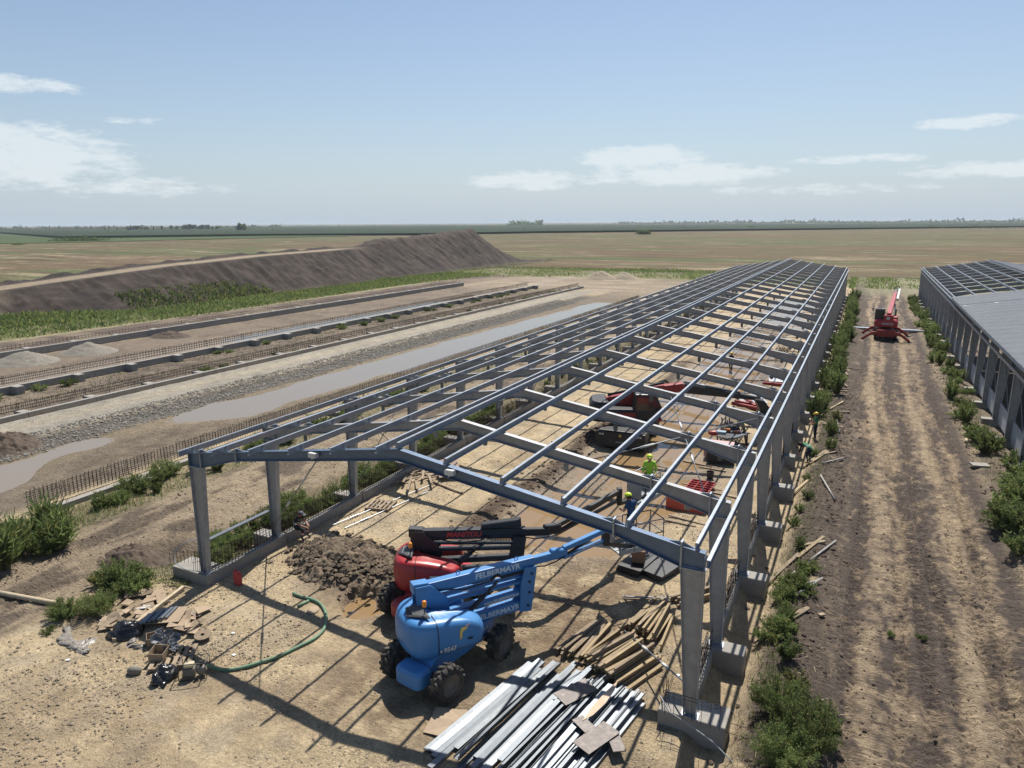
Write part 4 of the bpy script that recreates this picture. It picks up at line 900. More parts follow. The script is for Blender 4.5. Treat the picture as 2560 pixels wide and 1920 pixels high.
bk = MB(); bk.prism([(7.4, -.25, 2.7), (8.0, -.25, 2.6), (8.5, -.25, 1.9), (8.45, -.25, 1.3), (7.95, -.25, .95), (7.6, -.25, 1.2), (7.9, -.25, 1.6), (7.7, -.25, 2.2)], (0, .95, 0)); bk.build('bucket', BLACK, ex, bevel=.03)
# ---------------------------------------------------------------- rotating telehandler on the track
th = thing('telehandler', 'red rotating telehandler on spread stabilisers on the dirt track', 'telehandler', (2.55, 92.5, hz(2.55, 92.5)), 0)
c = MB(); c.box((0, 0, 1.0), (1.5, 4.6, .55)); c.box((0, -2.4, .9), (1.9, .5, .8)); c.box((0, 2.4, .9), (1.9, .5, .8)); c.build('chassis', DRED, th, bevel=.05)
for x in (-.95, .95):
    for y in (-1.5, 1.5): wheel(th, (x, y, .58), .58, .42, rz=R(90), lugs=14, face=1 if x > 0 else -1)
for y in (-2.55, 2.35):
    for s in (-1, 1):
        g = MB(); g.bar((s*.4, y, 1.05), (s*1.5, y-.1, .85), .22, .34); g.bar((s*1.4, y-.1, .9), (s*2.45, y-.15, .12), .18, .26); lo = g.build('stabiliser', DRED, th, bevel=.02)
        MB().box((s*2.5, y-.15, .06), (.5, .4, .1)).build('foot_pad', BLACK, lo, bevel=.02)
MB().lathe([(.55, 1.28), (.55, 1.5)], 20, 'z').build('slew_ring', BLACK, th)
tu = loft(rrect(-1.25, 1.15, -1.9, 1.2, .35, .35, 4), [(1.5, .1, 0), (1.6, 0, 0), (2.15, 0, 0), (2.35, .15, 0)]); tuo = tu.build('turret', REDP, th, bevel=.02)
MB().box((.15, -1.55, 2.5), (1.0, .7, .75)).build('boom_mount', REDP, th, bevel=.05); MB().box((.1, -1.915, 2.55), (.35, .02, .32)).build('sticker', WHITE, th)
text('MANITOU', .34, WHITE, th, frame((.1, -1.915, 1.9), (1, 0, 0), (0, 0, 1)), width=1.15, bold=.03)
cb = MB(); cb.prism([(-1.25, -.9, 1.7), (-1.25, .9, 1.7), (-1.25, 1.1, 2.5), (-1.25, .7, 3.45), (-1.25, -.8, 3.45), (-1.25, -.95, 2.5)], (1.0, 0, 0)); cbo = cb.build('cab', BLACK, th, bevel=.05)
MB().box((-.75, -.93, 2.95), (.8, .03, .85)).build('cab_window', GLASS, cbo); MB().box((-.75, -.9, 3.48), (1.0, .2, .08)).build('roof_edge', GREY, cbo)
for x in (-.95, -.7): MB().tube((x, -.6, 3.45), (x, -.6, 3.62), .06, n=8).build('warning_lamp', REDP, cbo)
MB().box((-1.5, .9, 3.2), (.12, .05, .35)).build('mirror', BLACK, th)
p0 = Vector((.15, -1.5, 2.85)); p1 = Vector((1.05, 11.5, 4.6)); dd = p1-p0
MB().bar(p0, p0+dd*.62, .46, .5).build('boom', REDP, th, bevel=.04); MB().bar(p0+dd*.6, p0+dd*.86, .38, .42).build('boom_section', REDP, th, bevel=.03); MB().bar(p0+dd*.84, p1, .30, .34).build('boom_section', BLACK, th, bevel=.03)
MB().bar(p0+dd*.6+Vector((.42, 0, 0)), p1+Vector((.38, 0, .1)), .24, .3).build('jib_arm', WHITE, th, bevel=.03)
MB().lathe([(.25, -.1), (.32, -.05), (.32, .05), (.25, .1)], 16, 'y', tuple(p1+Vector((.1, .2, .2)))).build('winch_drum', BLACK, th)
MB().tube(p0+dd*.15+Vector((.5, 0, -.5)), p0+dd*.5+Vector((.3, 0, -.3)), .1, n=8).build('lift_cylinder', BLACK, th)
MB().box((.75, .2, 2.35), (.7, 1.8, .5)).build('engine_cover', REDP, th, bevel=.08, seg=2); MB().tube((.9, .9, 2.6), (.9, .9, 3.3), .08, n=8).build('exhaust', BLACK, th)
# ================================================================ people
def person(label, loc, rz, J, shirt, legs, sleeve, vest=None, stripes=None, helmet=None, cap=None, trouser_band=None, boots=BOOT):
    """J: joint positions (person faces +y, z up). One skinned body; materials by nearest bone."""
    t = thing('person', label, 'person', loc, rz)
    names = list(J.keys()); rad = dict(pelvis=.15, chest=.165, neck=.062, head=.105, headtop=.085, nose=.022)
    B = []
    def bone(a, b): B.append((a, b))
    bone('pelvis', 'waist'); bone('waist', 'chest'); bone('chest', 'neck'); bone('neck', 'head'); bone('head', 'headtop'); bone('head', 'nose')
    for s in 'LR':
        for a, b in (('chest', 'sh'), ('sh', 'el'), ('el', 'wr'), ('wr', 'palm'), ('pelvis', 'hip'), ('hip', 'knee'), ('knee', 'ank'), ('ank', 'toe')):
            bone(a if a in ('chest', 'pelvis') else a+s, b+s)
    P = {k: Vector(v) for k, v in J.items()}
    P['nose'] = P['head']+Vector((0, .115, -.01)) if 'nose' not in P else P['nose']
    for s in 'LR':
        d = (P['wr'+s]-P['el'+s]).normalized(); P['palm'+s] = P['wr'+s]+d*.09
        side = d.cross(Vector((0, 0, 1)))
        side = side.normalized() if side.length > .1 else Vector((1, 0, 0))
        for k, (off, ln) in enumerate(((-.036, .075), (-.012, .085), (.012, .08), (.036, .065))):
            f1 = P['palm'+s]+side*off+d*ln*.5; P['f%d%s' % (k, s)] = f1; bone('palm'+s, 'f%d%s' % (k, s))
            P['g%d%s' % (k, s)] = f1+d*ln*.45+Vector((0, 0, -.02)); bone('f%d%s' % (k, s), 'g%d%s' % (k, s))
        P['th'+s] = P['wr'+s]+d*.06+side*(-.06); bone('wr'+s, 'th'+s)
    rad.update(waist=.145)
    for s in 'LR': rad.update({'sh'+s: .075, 'el'+s: .05, 'wr'+s: .032, 'palm'+s: .038, 'hip'+s: .105, 'knee'+s: .07, 'ank'+s: .048, 'toe'+s: .04, 'th'+s: .012})
    idx = {k: i for i, k in enumerate(P)}
    me = bpy.data.meshes.new('body'); me.from_pydata([tuple(v) for v in P.values()], [(idx[a], idx[b]) for a, b in B], [])
    o = bpy.data.objects.new('body', me); COL.objects.link(o)
    sk = o.modifiers.new('skin', 'SKIN'); sk.use_smooth_shade = True
    sb = o.modifiers.new('sub', 'SUBSURF'); sb.levels = 1
    for k, i in idx.items():
        r = rad.get(k, .010); me.skin_vertices[0].data[i].radius = (r, r*(.72 if k in ('pelvis', 'waist', 'chest') else 1)); me.skin_vertices[0].data[i].use_root = (k == 'pelvis')
    if 'chest' in idx: me.skin_vertices[0].data[idx['chest']].radius = (.18, .125)
    dg = bpy.context.evaluated_depsgraph_get(); em = bpy.data.meshes.new_from_object(o.evaluated_get(dg)); bpy.data.objects.remove(o, do_unlink=True)
    mats = [SKIN, shirt, legs, boots, REFL, vest or shirt, trouser_band or legs]
    em.materials.clear()
    for q in mats: em.materials.append(q)
    def kind(a, b, f):
        n = b[:-1] if b[-1] in 'LR' else b
        if n in ('neck',): return 0 if f > .75 else 1
        if n in ('head', 'headtop', 'nose'): return 0
        if n in ('waist', 'chest', 'sh'): return 5 if (vest and n != 'sh') else 1
        if n == 'el': return 1 if f < sleeve else 0
        if n == 'wr': return 1 if sleeve > 1.5 else 0
        if n in ('palm', 'th') or n[0] in 'fg': return 0
        if n == 'hip': return 2
        if n == 'knee': return 2
        if n == 'ank': return 3 if f > .82 else (4 if (stripes and .42 < f < .52) else (6 if (trouser_band and .28 < f < .66) else 2))
        return 3
    segs_ = [(P[a], P[b], a, b) for a, b in B]
    pw, ch = P['waist'], P['chest']
    for pl in em.polygons:
        c = pl.center; best = None
        for a, b, na, nb in segs_:
            ab = b-a; f = max(0, min(1, (c-a).dot(ab)/max(ab.length_squared, 1e-9))); dd = (c-(a+ab*f)).length - (rad.get(na, .01)*(1-f)+rad.get(nb, .01)*f)*.9
            if best is None or dd < best[0]: best = (dd, na, nb, f)
        k = kind(best[1], best[2], best[3])
        if k == 5 and stripes:
            ax = (P['neck']-P['pelvis']).normalized(); hh = (c-P['pelvis']).dot(ax)/(P['neck']-P['pelvis']).length
            if .28 < hh < .38: k = 4
            elif hh > .38 and .07 < abs(c.x-P['pelvis'].x) < .12: k = 4
        pl.material_index = k
    b = put('body', em, t, smooth=True)
    hd = P['head']; upv = (P['headtop']-P['neck']).normalized(); fy_ = (Vector((0, 1, 0))-upv*upv.y).normalized(); fx_ = fy_.cross(upv); Mx = Matrix((fx_, fy_, upv)).transposed()
    if helmet:
        hm = MB(); hm.ell(hd+upv*.055, (.125, .145, .125), 16, 6, Mx, half=True); hm.ell(hd+upv*.05, (.135, .155, .018), 16, 4, Mx); hm.ell(hd+upv*.055+Vector((0, .10, 0)), (.09, .09, .012), 12, 4, Mx)
        hm.build('helmet', helmet, t, smooth=True)
    elif cap:
        hm = MB(); hm.ell(hd+upv*.045, (.112, .125, .085), 14, 6, Mx, half=True); hm.ell(hd+upv*.045+Mx @ Vector((0, .15, -.01)), (.085, .10, .012), 12, 4, Mx); hm.build('cap', cap, t, smooth=True)
    hr_ = MB(); hr_.ell(hd+Mx @ Vector((0, -.025, .02)), (.102, .10, .11), 12, 8, Mx); hr_.build('hair', HAIR, t, smooth=True)
    ey = MB()
    for s in (-1, 1): ey.ell(hd+Mx @ Vector((s*.036, .098, .012)), (.012, .006, .008), 6, 4)
    ey.build('eyes', HAIR, t)
    return t
def stand(**kw):
    J = dict(pelvis=(0, 0, .95), waist=(0, .0, 1.10), chest=(0, .01, 1.34), neck=(0, .0, 1.50), head=(0, .03, 1.62), headtop=(0, .02, 1.72))
    for s, k in (('L', -1), ('R', 1)):
        J.update({'sh'+s: (k*.19, 0, 1.42), 'el'+s: (k*.25, -.03, 1.14), 'wr'+s: (k*.26, .05, .90), 'hip'+s: (k*.10, 0, .90), 'knee'+s: (k*.12, .03, .50), 'ank'+s: (k*.13, -.02, .09), 'toe'+s: (k*.15, .15, .045)})
    J.update(kw); return J
# operator in the blue lift's platform, hands on the controls
px, py = -6.9, 23.55
person('person in a blue shirt, vest and lime helmet working the controls on the front platform', (px, py, 1.87), R(62), stand(chest=(0, .06, 1.33), neck=(0, .09, 1.48), head=(0, .15, 1.59), headtop=(0, .16, 1.69), elL=(-.27, .10, 1.12), elR=(.27, .10, 1.12), wrL=(-.16, .34, 1.08), wrR=(.16, .34, 1.08)), BLUEC, NAVY, .55, vest=BLUEC, stripes=True, helmet=LIMEH)
person('person in a lime vest and lime helmet standing in the rear platform', (-7.35, 27.6, 2.07), R(195), stand(elL=(-.27, .05, 1.14), wrL=(-.22, .26, 1.02), elR=(.27, .05, 1.14), wrR=(.2, .26, 1.02), head=(.02, .03, 1.62)), LIME, NAVY, 2.0, vest=LIME, stripes=True, helmet=LIMEH)
# seated on the plinth wall, forearms on the knees
person('person in dark clothes and a grey cap sitting on the plinth wall', (-21.0, 21.25, 0), R(-78), dict(pelvis=(0, -.02, .56), waist=(0, .02, .70), chest=(0, .13, .93), neck=(.02, .20, 1.07), head=(.03, .28, 1.17), headtop=(.03, .27, 1.27),
    shL=(-.19, .15, 1.0), elL=(-.24, .30, .74), wrL=(-.10, .48, .66), shR=(.19, .15, 1.0), elR=(.25, .32, .74), wrR=(.16, .52, .64), hipL=(-.12, .05, .53), hipR=(.12, .05, .53), kneeL=(-.17, .43, .52), kneeR=(.17, .43, .54), ankL=(-.18, .40, .11), ankR=(.20, .36, .11), toeL=(-.20, .57, .06), toeR=(.23, .53, .06)), DARKC, DARKC, .6, vest=DARKC, stripes=True, cap=GREYC, trouser_band=REDC)
# two by the outer footings on the right
person('person in a green top and yellow helmet standing beside the outer columns', (-1.95, 46.2, hz(-1.95, 46.2)), R(105), stand(elL=(-.26, .12, 1.15), wrL=(-.18, .34, 1.05), elR=(.26, .1, 1.15), wrR=(.18, .3, 1.0)), GREENC, NAVY, .7, helmet=YELH)
person('person bending over in a vest by the outer footing', (-2.0, 41.5, hz(-2.0, 41.5)), R(70), dict(pelvis=(0, -.12, .88), waist=(0, .02, .98), chest=(0, .26, 1.08), neck=(0, .42, 1.10), head=(0, .53, 1.06), headtop=(0, .62, 1.04), shL=(-.18, .33, 1.05), elL=(-.2, .40, .78), wrL=(-.1, .48, .55), shR=(.18, .33, 1.05), elR=(.2, .40, .78), wrR=(.1, .5, .55),
    hipL=(-.1, -.1, .84), hipR=(.1, -.1, .84), kneeL=(-.12, .05, .48), kneeR=(.14, .02, .48), ankL=(-.13, -.08, .09), ankR=(.16, -.12, .09), toeL=(-.14, .1, .045), toeR=(.18, .06, .045), nose=(0, .56, .96)), DARKC, NAVY, 2.0, vest=GREENC, stripes=True, helmet=None)
person('person in dark clothes standing in the mud deep inside the shed', (-10.3, 65.5, hz(-10.3, 65.5)), R(150), stand(wrL=(-.3, .15, .95), wrR=(.28, .1, .9), ankL=(-.18, .1, .09), ankR=(.15, -.15, .09), toeL=(-.2, .27, .045), toeR=(.17, .03, .045)), DARKC, DARKC, 2.0, vest=YELH, helmet=YELH)
p = at(1918, 1040, .3); person('person in a blue shirt and yellow vest crouching among the red frames', (-4.6, 50.6, hz(-4.6, 50.6)), R(200), dict(pelvis=(0, -.05, .45), waist=(0, .02, .58), chest=(0, .16, .80), neck=(0, .24, .94), head=(0, .31, 1.04), headtop=(0, .31, 1.14), shL=(-.19, .18, .88), elL=(-.26, .36, .66), wrL=(-.14, .52, .55), shR=(.19, .18, .88), elR=(.26, .36, .66), wrR=(.14, .52, .55),
    hipL=(-.12, 0, .42), hipR=(.12, 0, .42), kneeL=(-.2, .36, .50), kneeR=(.2, .36, .50), ankL=(-.17, .12, .09), ankR=(.17, .12, .09), toeL=(-.18, .3, .045), toeR=(.18, .3, .045)), BLUEC, NAVY, .6, vest=LIME, stripes=True, helmet=YELH)
p = at(1852, 908, .5); person('person in green stooping behind a rebar bundle near the right wall', (-4.9, 72.5, hz(-4.9, 72.5)), R(160), dict(pelvis=(0, -.12, .88), waist=(0, .0, 1.0), chest=(0, .18, 1.15), neck=(0, .30, 1.22), head=(0, .40, 1.26), headtop=(0, .46, 1.34), shL=(-.18, .24, 1.16), elL=(-.24, .34, .90), wrL=(-.14, .46, .72), shR=(.18, .24, 1.16), elR=(.24, .34, .9), wrR=(.14, .46, .72),
    hipL=(-.1, -.1, .84), hipR=(.1, -.1, .84), kneeL=(-.12, .05, .48), kneeR=(.14, .02, .48), ankL=(-.13, -.08, .09), ankR=(.16, -.12, .09), toeL=(-.14, .1, .045), toeR=(.18, .06, .045)), GREENC, DARKC, 2.0, helmet=YELH)
# ================================================================ materials and clutter
_ON = 'first second third fourth fifth sixth seventh eighth ninth tenth eleventh twelfth thirteenth fourteenth fifteenth sixteenth seventeenth eighteenth nineteenth twentieth'.split()
_TN = {20: 'twenty', 30: 'thirty', 40: 'forty', 50: 'fifty'}
def ordn(k):
    k += 1
    if k <= 20: return _ON[k-1]
    return _TN[k//10*10].replace('y', 'ieth') if k % 10 == 0 else _TN[k//10*10]+'-'+_ON[k % 10-1]
def G(x, y, dz=0.0): return Vector((x, y, hz(x, y)+dz))
def P(px, py, dz=0.0):
    v = at(px, py, 0); return Vector((v.x, v.y, hz(v.x, v.y)+dz))
def place(o, loc, rz=0.0, tilt=(0, 0)):
    o.location = loc; o.rotation_euler = (tilt[0], tilt[1], rz); return o
def one(name, mb, material, label, cat, loc=None, rz=0.0, group=None, tilt=(0, 0), **kw):
    o = mb.build(name, material, label=label, category=cat, group=group, **kw)
    if loc is not None: place(o, loc, rz, tilt)
    return o
_pm = {}
def inst(key, fn, material, name, label, cat, group, loc, rz, tilt=(0, 0), scale=(1, 1, 1), bevel=0):
    if key not in _pm:
        o = fn().build(name, material, bevel=bevel); _pm[key] = o.data
    else: o = put(name, _pm[key], bevel=bevel)
    o['label'] = label; o['category'] = cat; o['group'] = group; o.scale = scale
    return place(o, loc, rz, tilt)
def cprof(L_, w_, h_, t=.008):
    m_ = MB(); m_.box((0, 0, h_-t/2), (w_, L_, t)); m_.box((-w_/2+t/2, 0, h_/2-t/2), (t, L_, h_-t)); m_.box((w_/2-t/2, 0, h_/2-t/2), (t, L_, h_-t)); return m_
def uprof(L_, w_, h_, t=.008):
    m_ = MB(); m_.box((0, 0, t/2), (w_, L_, t)); m_.box((-w_/2+t/2, 0, h_/2+t/2), (t, L_, h_-t)); m_.box((w_/2-t/2, 0, h_/2+t/2), (t, L_, h_-t)); return m_
def zprof(L_, w_, h_, t=.008):
    m_ = MB(); m_.box((0, 0, h_/2), (t, L_, h_)); m_.box((w_/2, 0, h_-t/2), (w_-t, L_, t)); m_.box((-w_/2, 0, t/2), (w_-t, L_, t)); return m_
rs = random.Random(3)
lab = 'galvanised steel profile in the stack laid out before the near right column'
hd = R(-9.5)
for i in range(26):
    f = i/25; cx = -8.55+f*3.75; cy = 15.35+.25*math.sin(i*1.7)+rs.uniform(-.25, .3)-.25*f; cx += .165*(cy-15.3)
    kind = rs.choice([0, 0, 1, 2, 0, 1]); L_ = rs.choice([4.6, 4.9, 5.1]); lay = .02 if i % 3 else (.12 if 3 < i < 27 else .02)
    key = ('prof', kind, L_); fn = {0: lambda: cprof(L_, .165, .075), 1: lambda: uprof(L_, .15, .06), 2: lambda: zprof(L_, .075, .15)}[kind]
    inst(key, fn, SHINY, 'steel_profile', ordn(i)+' galvanised steel profile from the left in the stack before the near right column', 'steel profile', 'steel profiles in the near stack', G(cx, cy, lay+.02), hd+rs.uniform(-.02, .02)+.03*(f-.5), (rs.uniform(-.006, .006), rs.uniform(-.06, .06)))
one('formwork_board', MB().box((0, 0, 0), (.58, 1.15, .022)), PLY, 'dark film faced board lying on the middle of the steel profile stack', 'board', G(-6.3, 16.6, .24), R(-30), tilt=(.03, .05))
one('formwork_board', MB().box((0, 0, 0), (.56, 1.2, .022)), PLY, 'dark board lying across the front of the steel profile stack', 'board', G(-5.12, 15.05, .30), R(-22), tilt=(-.02, .03))
one('formwork_board', MB().box((0, 0, 0), (.34, .6, .03)), PLY, 'small dark board half under the larger one on the steel stack, right side', 'board', G(-4.62, 15.15, .24), R(35), tilt=(.0, .05))
one('formwork_board', MB().box((0, 0, 0), (.36, .55, .03)), PLY, 'small broken dark board left of the larger one on the steel stack', 'board', G(-5.62, 15.45, .25), R(60), tilt=(.05, .0))
lf = MB(); lf.prism([(-.02, -.95, 0), (.10, -.6, 0), (.15, 0, .02), (.10, .6, .05), (.02, .95, .12), (-.06, .5, .05), (-.10, -.3, 0)], (0, 0, .012)); one('veneer_strip', lf, mat('pale_veneer', (.55, .40, .28), .7), 'pale pointed veneer strip on the steel profile stack', 'veneer strip', G(-5.5, 16.45, .27), R(-10))
cd = MB(); cd.add([(-.45, -.55, .01), (.2, -.62, .05), (.5, -.5, .02), (.52, .1, .03), (.42, .55, .06), (-.1, .5, .02), (-.5, .45, .05), (-.42, 0, .08)], [(0, 1, 3, 7), (1, 2, 3), (3, 4, 5, 7), (5, 6, 7)])
o = one('cardboard_sheet', cd, CARD, 'brown cardboard sheet on the ground beside the blue lift wheel', 'cardboard', G(-9.1, 14.15, .03), R(10)); o.modifiers.new('s', 'SOLIDIFY').thickness = .012
def hbeam(L_):
    m_ = MB(); m_.box((0, 0, .02), (.08, L_, .04)); m_.box((0, 0, .10), (.03, L_, .12)); m_.box((0, 0, .18), (.08, L_, .04)); return m_
def plank(L_, w_=.11, h_=.06):
    return MB().box((0, 0, h_/2), (w_, L_, h_))
def timber_pile(n, a0, a1, b0, b1, layers, label, group, yellow=.7, seed=0, L_=2.1):
    """rows from corner a0->a1 (first beam) to b0->b1 (last beam)"""
    r_ = random.Random(seed)
    for l in range(layers):
        for i in range(n-l*2):
            f = (i+.5+l)/n; p0 = Vector(a0).lerp(Vector(b0), f); p1 = Vector(a1).lerp(Vector(b1), f); c_ = (p0+p1)/2; d_ = p1-p0
            ang = math.atan2(-d_.x, d_.y)+r_.uniform(-.07, .07); lie = r_.random() < .55
            y_ = r_.random() < yellow; key = ('hb', y_, round(L_, 1), lie)
            lx = c_.x+r_.uniform(-.05, .05); ly = c_.y+r_.uniform(-.18, .18)
            o = inst(key, (lambda: hbeam(L_)) if not lie else (lambda: plank(L_, .11, .08)), YTIMBER if y_ else TIMBER, 'timber_beam', label, 'timber', group, G(lx, ly, .02+l*.15+r_.uniform(0, .03)), ang, (r_.uniform(-.02, .02), r_.uniform(-.12, .12)))
timber_pile(8, (-7.6, 18.35), (-7.2, 20.35), (-6.55, 18.4), (-6.4, 20.1), 2, 'timber beam in the leftmost heap behind the steel profiles', 'beams in the left timber heap', .5, 1)
timber_pile(12, (-6.75, 18.4), (-6.15, 20.0), (-5.1, 17.55), (-4.45, 19.1), 3, 'timber beam in the middle heap nearest the tall right column', 'beams in the middle timber heap', .6, 2, 1.9)
timber_pile(11, (-6.3, 20.5), (-5.7, 22.5), (-4.75, 20.0), (-4.75, 22.1), 3, 'yellow timber beam in the upper heap behind the near right column', 'beams in the upper timber heap', .85, 3)
timber_pile(7, (-5.5, 23.3), (-4.3, 24.6), (-4.6, 22.9), (-3.9, 23.9), 1, 'pale timber plank in the row beside the black mats', 'planks beside the black mats', .3, 4, 1.6)
# black mats with a box
for k in range(5):
    m_ = MB().box((0, 0, 0), (.95, 1.9, .05)); one('plastic_mat', m_, BLACK, 'black plastic mat in the left stack under the front platform', 'mat', G(-6.95, 25.2, .05+k*.06), R(-18+k*2), group='black mats in the left stack', bevel=.01)
for k in range(4):
    m_ = MB().box((0, 0, 0), (.95, 1.8, .05)); one('plastic_mat', m_, BLACK, 'black plastic mat in the right stack under the front platform', 'mat', G(-6.0, 25.2, .05+k*.06), R(-26+k*3), group='black mats in the right stack', bevel=.01)
one('wooden_box', MB().box((0, 0, .25), (.5, .5, .5)), mat('brown_box', (.20, .115, .07), .8), 'brown box standing on the left stack of black mats', 'box', G(-6.95, 25.0, .34), R(10), bevel=.01)
one('prop_pole', MB().tube((0, -1.3, .04), (0, 1.3, .04), .035, n=8), GREY, 'grey steel prop lying between the mats and the timber heap', 'steel prop', G(-5.6, 23.0, .05), R(-68))
# ---------------------------------------------------------------- inside the shed, left
def pallet(label, loc, rz):
    t = thing('pallet', label, 'pallet', loc, rz)
    for y in (-.5, 0, .5): MB().box((0, y, .05), (1.2, .1, .1)).build('bearer', TIMBER, t)
    for k in range(6): MB().box((-.54+k*.216, 0, .115), (.13, 1.15, .025)).build('slat', TIMBER, t)
    return t
pallet('wooden pallet lying on the ground left of the lifts', G(-19.85, 25.7, .0), R(14))
for i, (a, b) in enumerate((((-20.45, 22.8), (-19.15, 29.1)), ((-19.75, 22.9), (-18.8, 28.2)))):
    c_ = ((a[0]+b[0])/2, (a[1]+b[1])/2); L_ = math.hypot(b[0]-a[0], b[1]-a[1]); ang = math.atan2(-(b[0]-a[0]), b[1]-a[1])
    m_ = MB(); m_.tube((0, -L_/2, .03), (0, L_/2, .03), .022, n=8); m_.tube((0, -L_/3, .03), (0, -L_/3+.5, .03), .04, n=8)
    one('brace_rod', m_, SHINY, ('left' if i == 0 else 'right')+' one of two long steel brace rods lying past the pallet', 'steel rod', G(c_[0], c_[1], .03), ang)
one('plywood_sheet', MB().box((0, 0, 0), (1.2, 2.0, .02)), mat('pinkish_ply', (.30, .205, .165), .7, dirt=(.2, .15, .11), damt=.4), 'plywood sheet leaning on the scrap timber by the left plinth', 'plywood', G(-19.3, 30.9, .42), R(40), tilt=(.12, -.18))
rs = random.Random(11)
for k in range(14):
    x, y = -20.0+rs.uniform(-.9, 1.0), 29.4+rs.uniform(-1.3, 1.6); L_ = rs.choice([1.5, 2.0, 2.4])
    inst(('pl', L_), lambda: plank(L_, .12, .05), TIMBER, 'timber_plank', 'weathered plank in the scrap heap beside the left plinth', 'timber', 'scrap planks by the left plinth', G(x, y, .03+.03*k*.5), R(rs.uniform(-75, 60)), (rs.uniform(-.06, .06), 0))
inst(('pl', 2.4), None, TIMBER, 'timber_plank', 'single plank sticking out of the scrap heap towards the mud', 'timber', 'scrap planks by the left plinth', G(-18.2, 29.1, .06), R(72))
# ---------------------------------------------------------------- inside the shed, right
b = MB(); b.prism([(-.95, -.42, 0), (.95, -.42, 0), (.95, -.42, .25), (.95, -.3, .55), (.95, -.22, .72), (-.95, -.22, .72), (-.95, -.3, .55), (-.95, -.42, .25)][0:1]+[(-.95, .42, 0), (-.95, .36, .5), (-.95, .22, .7), (-.95, -.22, .7), (-.95, -.36, .5)], (1.9, 0, 0))
ob = one('plastic_tank', b, ORED, 'orange red plastic tank lying on the gravel inside the right wall', 'tank', G(-6.6, 31.9, 0), R(-8), bevel=.05, seg=2)
MB().box((.1, -.425, .22), (.2, .01, .14)).build('sticker', WHITE, ob)
fp = thing('shutter_frame', 'bright red steel formwork frame lying on timbers', 'formwork', G(-6.5, 34.2, .35), R(-3))
m_ = MB(); m_.box((0, 0, -.03), (1.2, 1.6, .02)); m_.build('panel_skin', DRED, fp)
for k in range(6): MB().box((0, -.77+k*.308, .02), (1.2, .03, .08)).build('rib', REDP, fp)
for k in range(4): MB().box((-.585+k*.39, 0, .02), (.03, 1.57, .076)).build('edge_bar', REDP, fp)
for k in range(2): inst(('pl', 2.0), lambda: plank(2.0, .12, .05), TIMBER, 'timber_plank', 'timber bearer under the red formwork panel', 'timber', 'bearers under the red panel', G(-6.5, 33.8+k*.8, .08+.1*k), R(86))
bk = MB(); bk.lathe([(.16, 0), (.20, .36), (.215, .38), (.20, .38), (.19, .34), (.15, .02), (.001, .02)], 18, 'z'); one('bucket', bk, BLACK, 'black bucket standing behind the red formwork panel', 'bucket', G(-6.45, 36.5), 0)
one('marking_rod', MB().tube((0, 0, .1), (.02, .02, .75), .02, n=6), REDP, 'red rod sticking out of the black bucket', 'rod', G(-6.45, 36.5))
pk = MB(); pk.box((0, 0, .35), (1.6, 1.1, .7)); one('packing_crate', pk, mat('pink_foam', (.50, .33, .32), .7), 'pink insulation block stack inside the right wall', 'insulation', G(-6.7, 40.3, 0), R(4), bevel=.02)
cr = MB(); cr.box((0, 0, .3), (1.5, .5, .6)); one('tool_chest', cr, BLACK, 'black chest in front of the pink insulation block', 'chest', G(-6.4, 39.1, 0), R(4), bevel=.02)
tr = MB(); tr.lathe([(.20, 0), (.24, .5), (.255, .52), (.24, .52), (.19, .03), (.001, .03)], 18, 'z'); one('bucket', tr, BLACK, 'black tub with a wire handle beside the black chest', 'bucket', G(-5.35, 39.4))
for k, (x, y, a, L_) in enumerate(((-7.4, 38.5, 80, 2.0), (-6.6, 37.9, 84, 1.5), (-6.2, 30.4, 78, 2.0), (-6.5, 29.9, 84, 1.5), (-7.9, 33.9, 65, 2.0), (-5.3, 34.2, 80, 1.5))):
    inst(('pl', L_), lambda: plank(L_, .12, .05), TIMBER, 'timber_plank', 'loose plank on the gravel inside the right wall', 'timber', 'loose planks inside the right wall', G(x, y, .02), R(a))
tb = thing('work_table', 'dark work table covered with tools inside the right wall', 'table', G(-6.3, 42.3), R(-20))
MB().box((0, 0, .75), (1.1, 2.0, .05)).build('table_top', BLACK, tb)
for x in (-.48, .48):
    for y in (-.9, .9): MB().box((x, y, .36), (.06, .06, .73)).build('leg', BLACK, tb)
tz = hz(-6.3, 42.3)+.78
for k, (x, y, m_, lab, cat, nm, d_) in enumerate(((-6.95, 42.2, mat('light_blue_case', (.25, .34, .42), .5), 'pale blue case on the work table', 'case', 'tool_case', (.55, .35, .14)), (-6.75, 42.9, mat('orange_case', (.75, .22, .03), .5), 'orange case on the work table', 'case', 'tool_case', (.4, .3, .12)), (-6.15, 42.8, mat('rust_tray', (.36, .14, .09), .7), 'rust coloured tray on the work table', 'tray', 'tool_tray', (.35, .35, .08)))):
    one(nm, MB().box((0, 0, d_[2]/2), d_), m_, lab, cat, (x, y, tz), R(20*k), bevel=.015)
for k in range(6): one('conduit_tube', MB().tube((0, -.75, .03), (0, .75, .03), .028, n=8), SHINY, 'short grey tube lying on the work table', 'tube', (-6.05+.07*k, 41.9+.05*k, tz), R(-26), group='tubes on the work table')
rs = random.Random(5)
for k in range(14):
    one('standing_pipe', MB().tube((0, 0, 0), (rs.uniform(-.15, .2), rs.uniform(-.05, .2), rs.uniform(.9, 1.35)), .04, n=8), SHINY, 'short silver pipe standing in the bundle behind the work table', 'pipe', G(-7.35+.09*k, 44.2+.1*math.sin(k*2)), 0, group='silver pipes behind the work table')
one('tool_bag', MB().ell((0, 0, .18), (.35, .25, .22), 12, 6), BLACK, 'black tool bag in front of the silver pipes', 'bag', G(-6.4, 43.6, .5), 0, smooth=True)
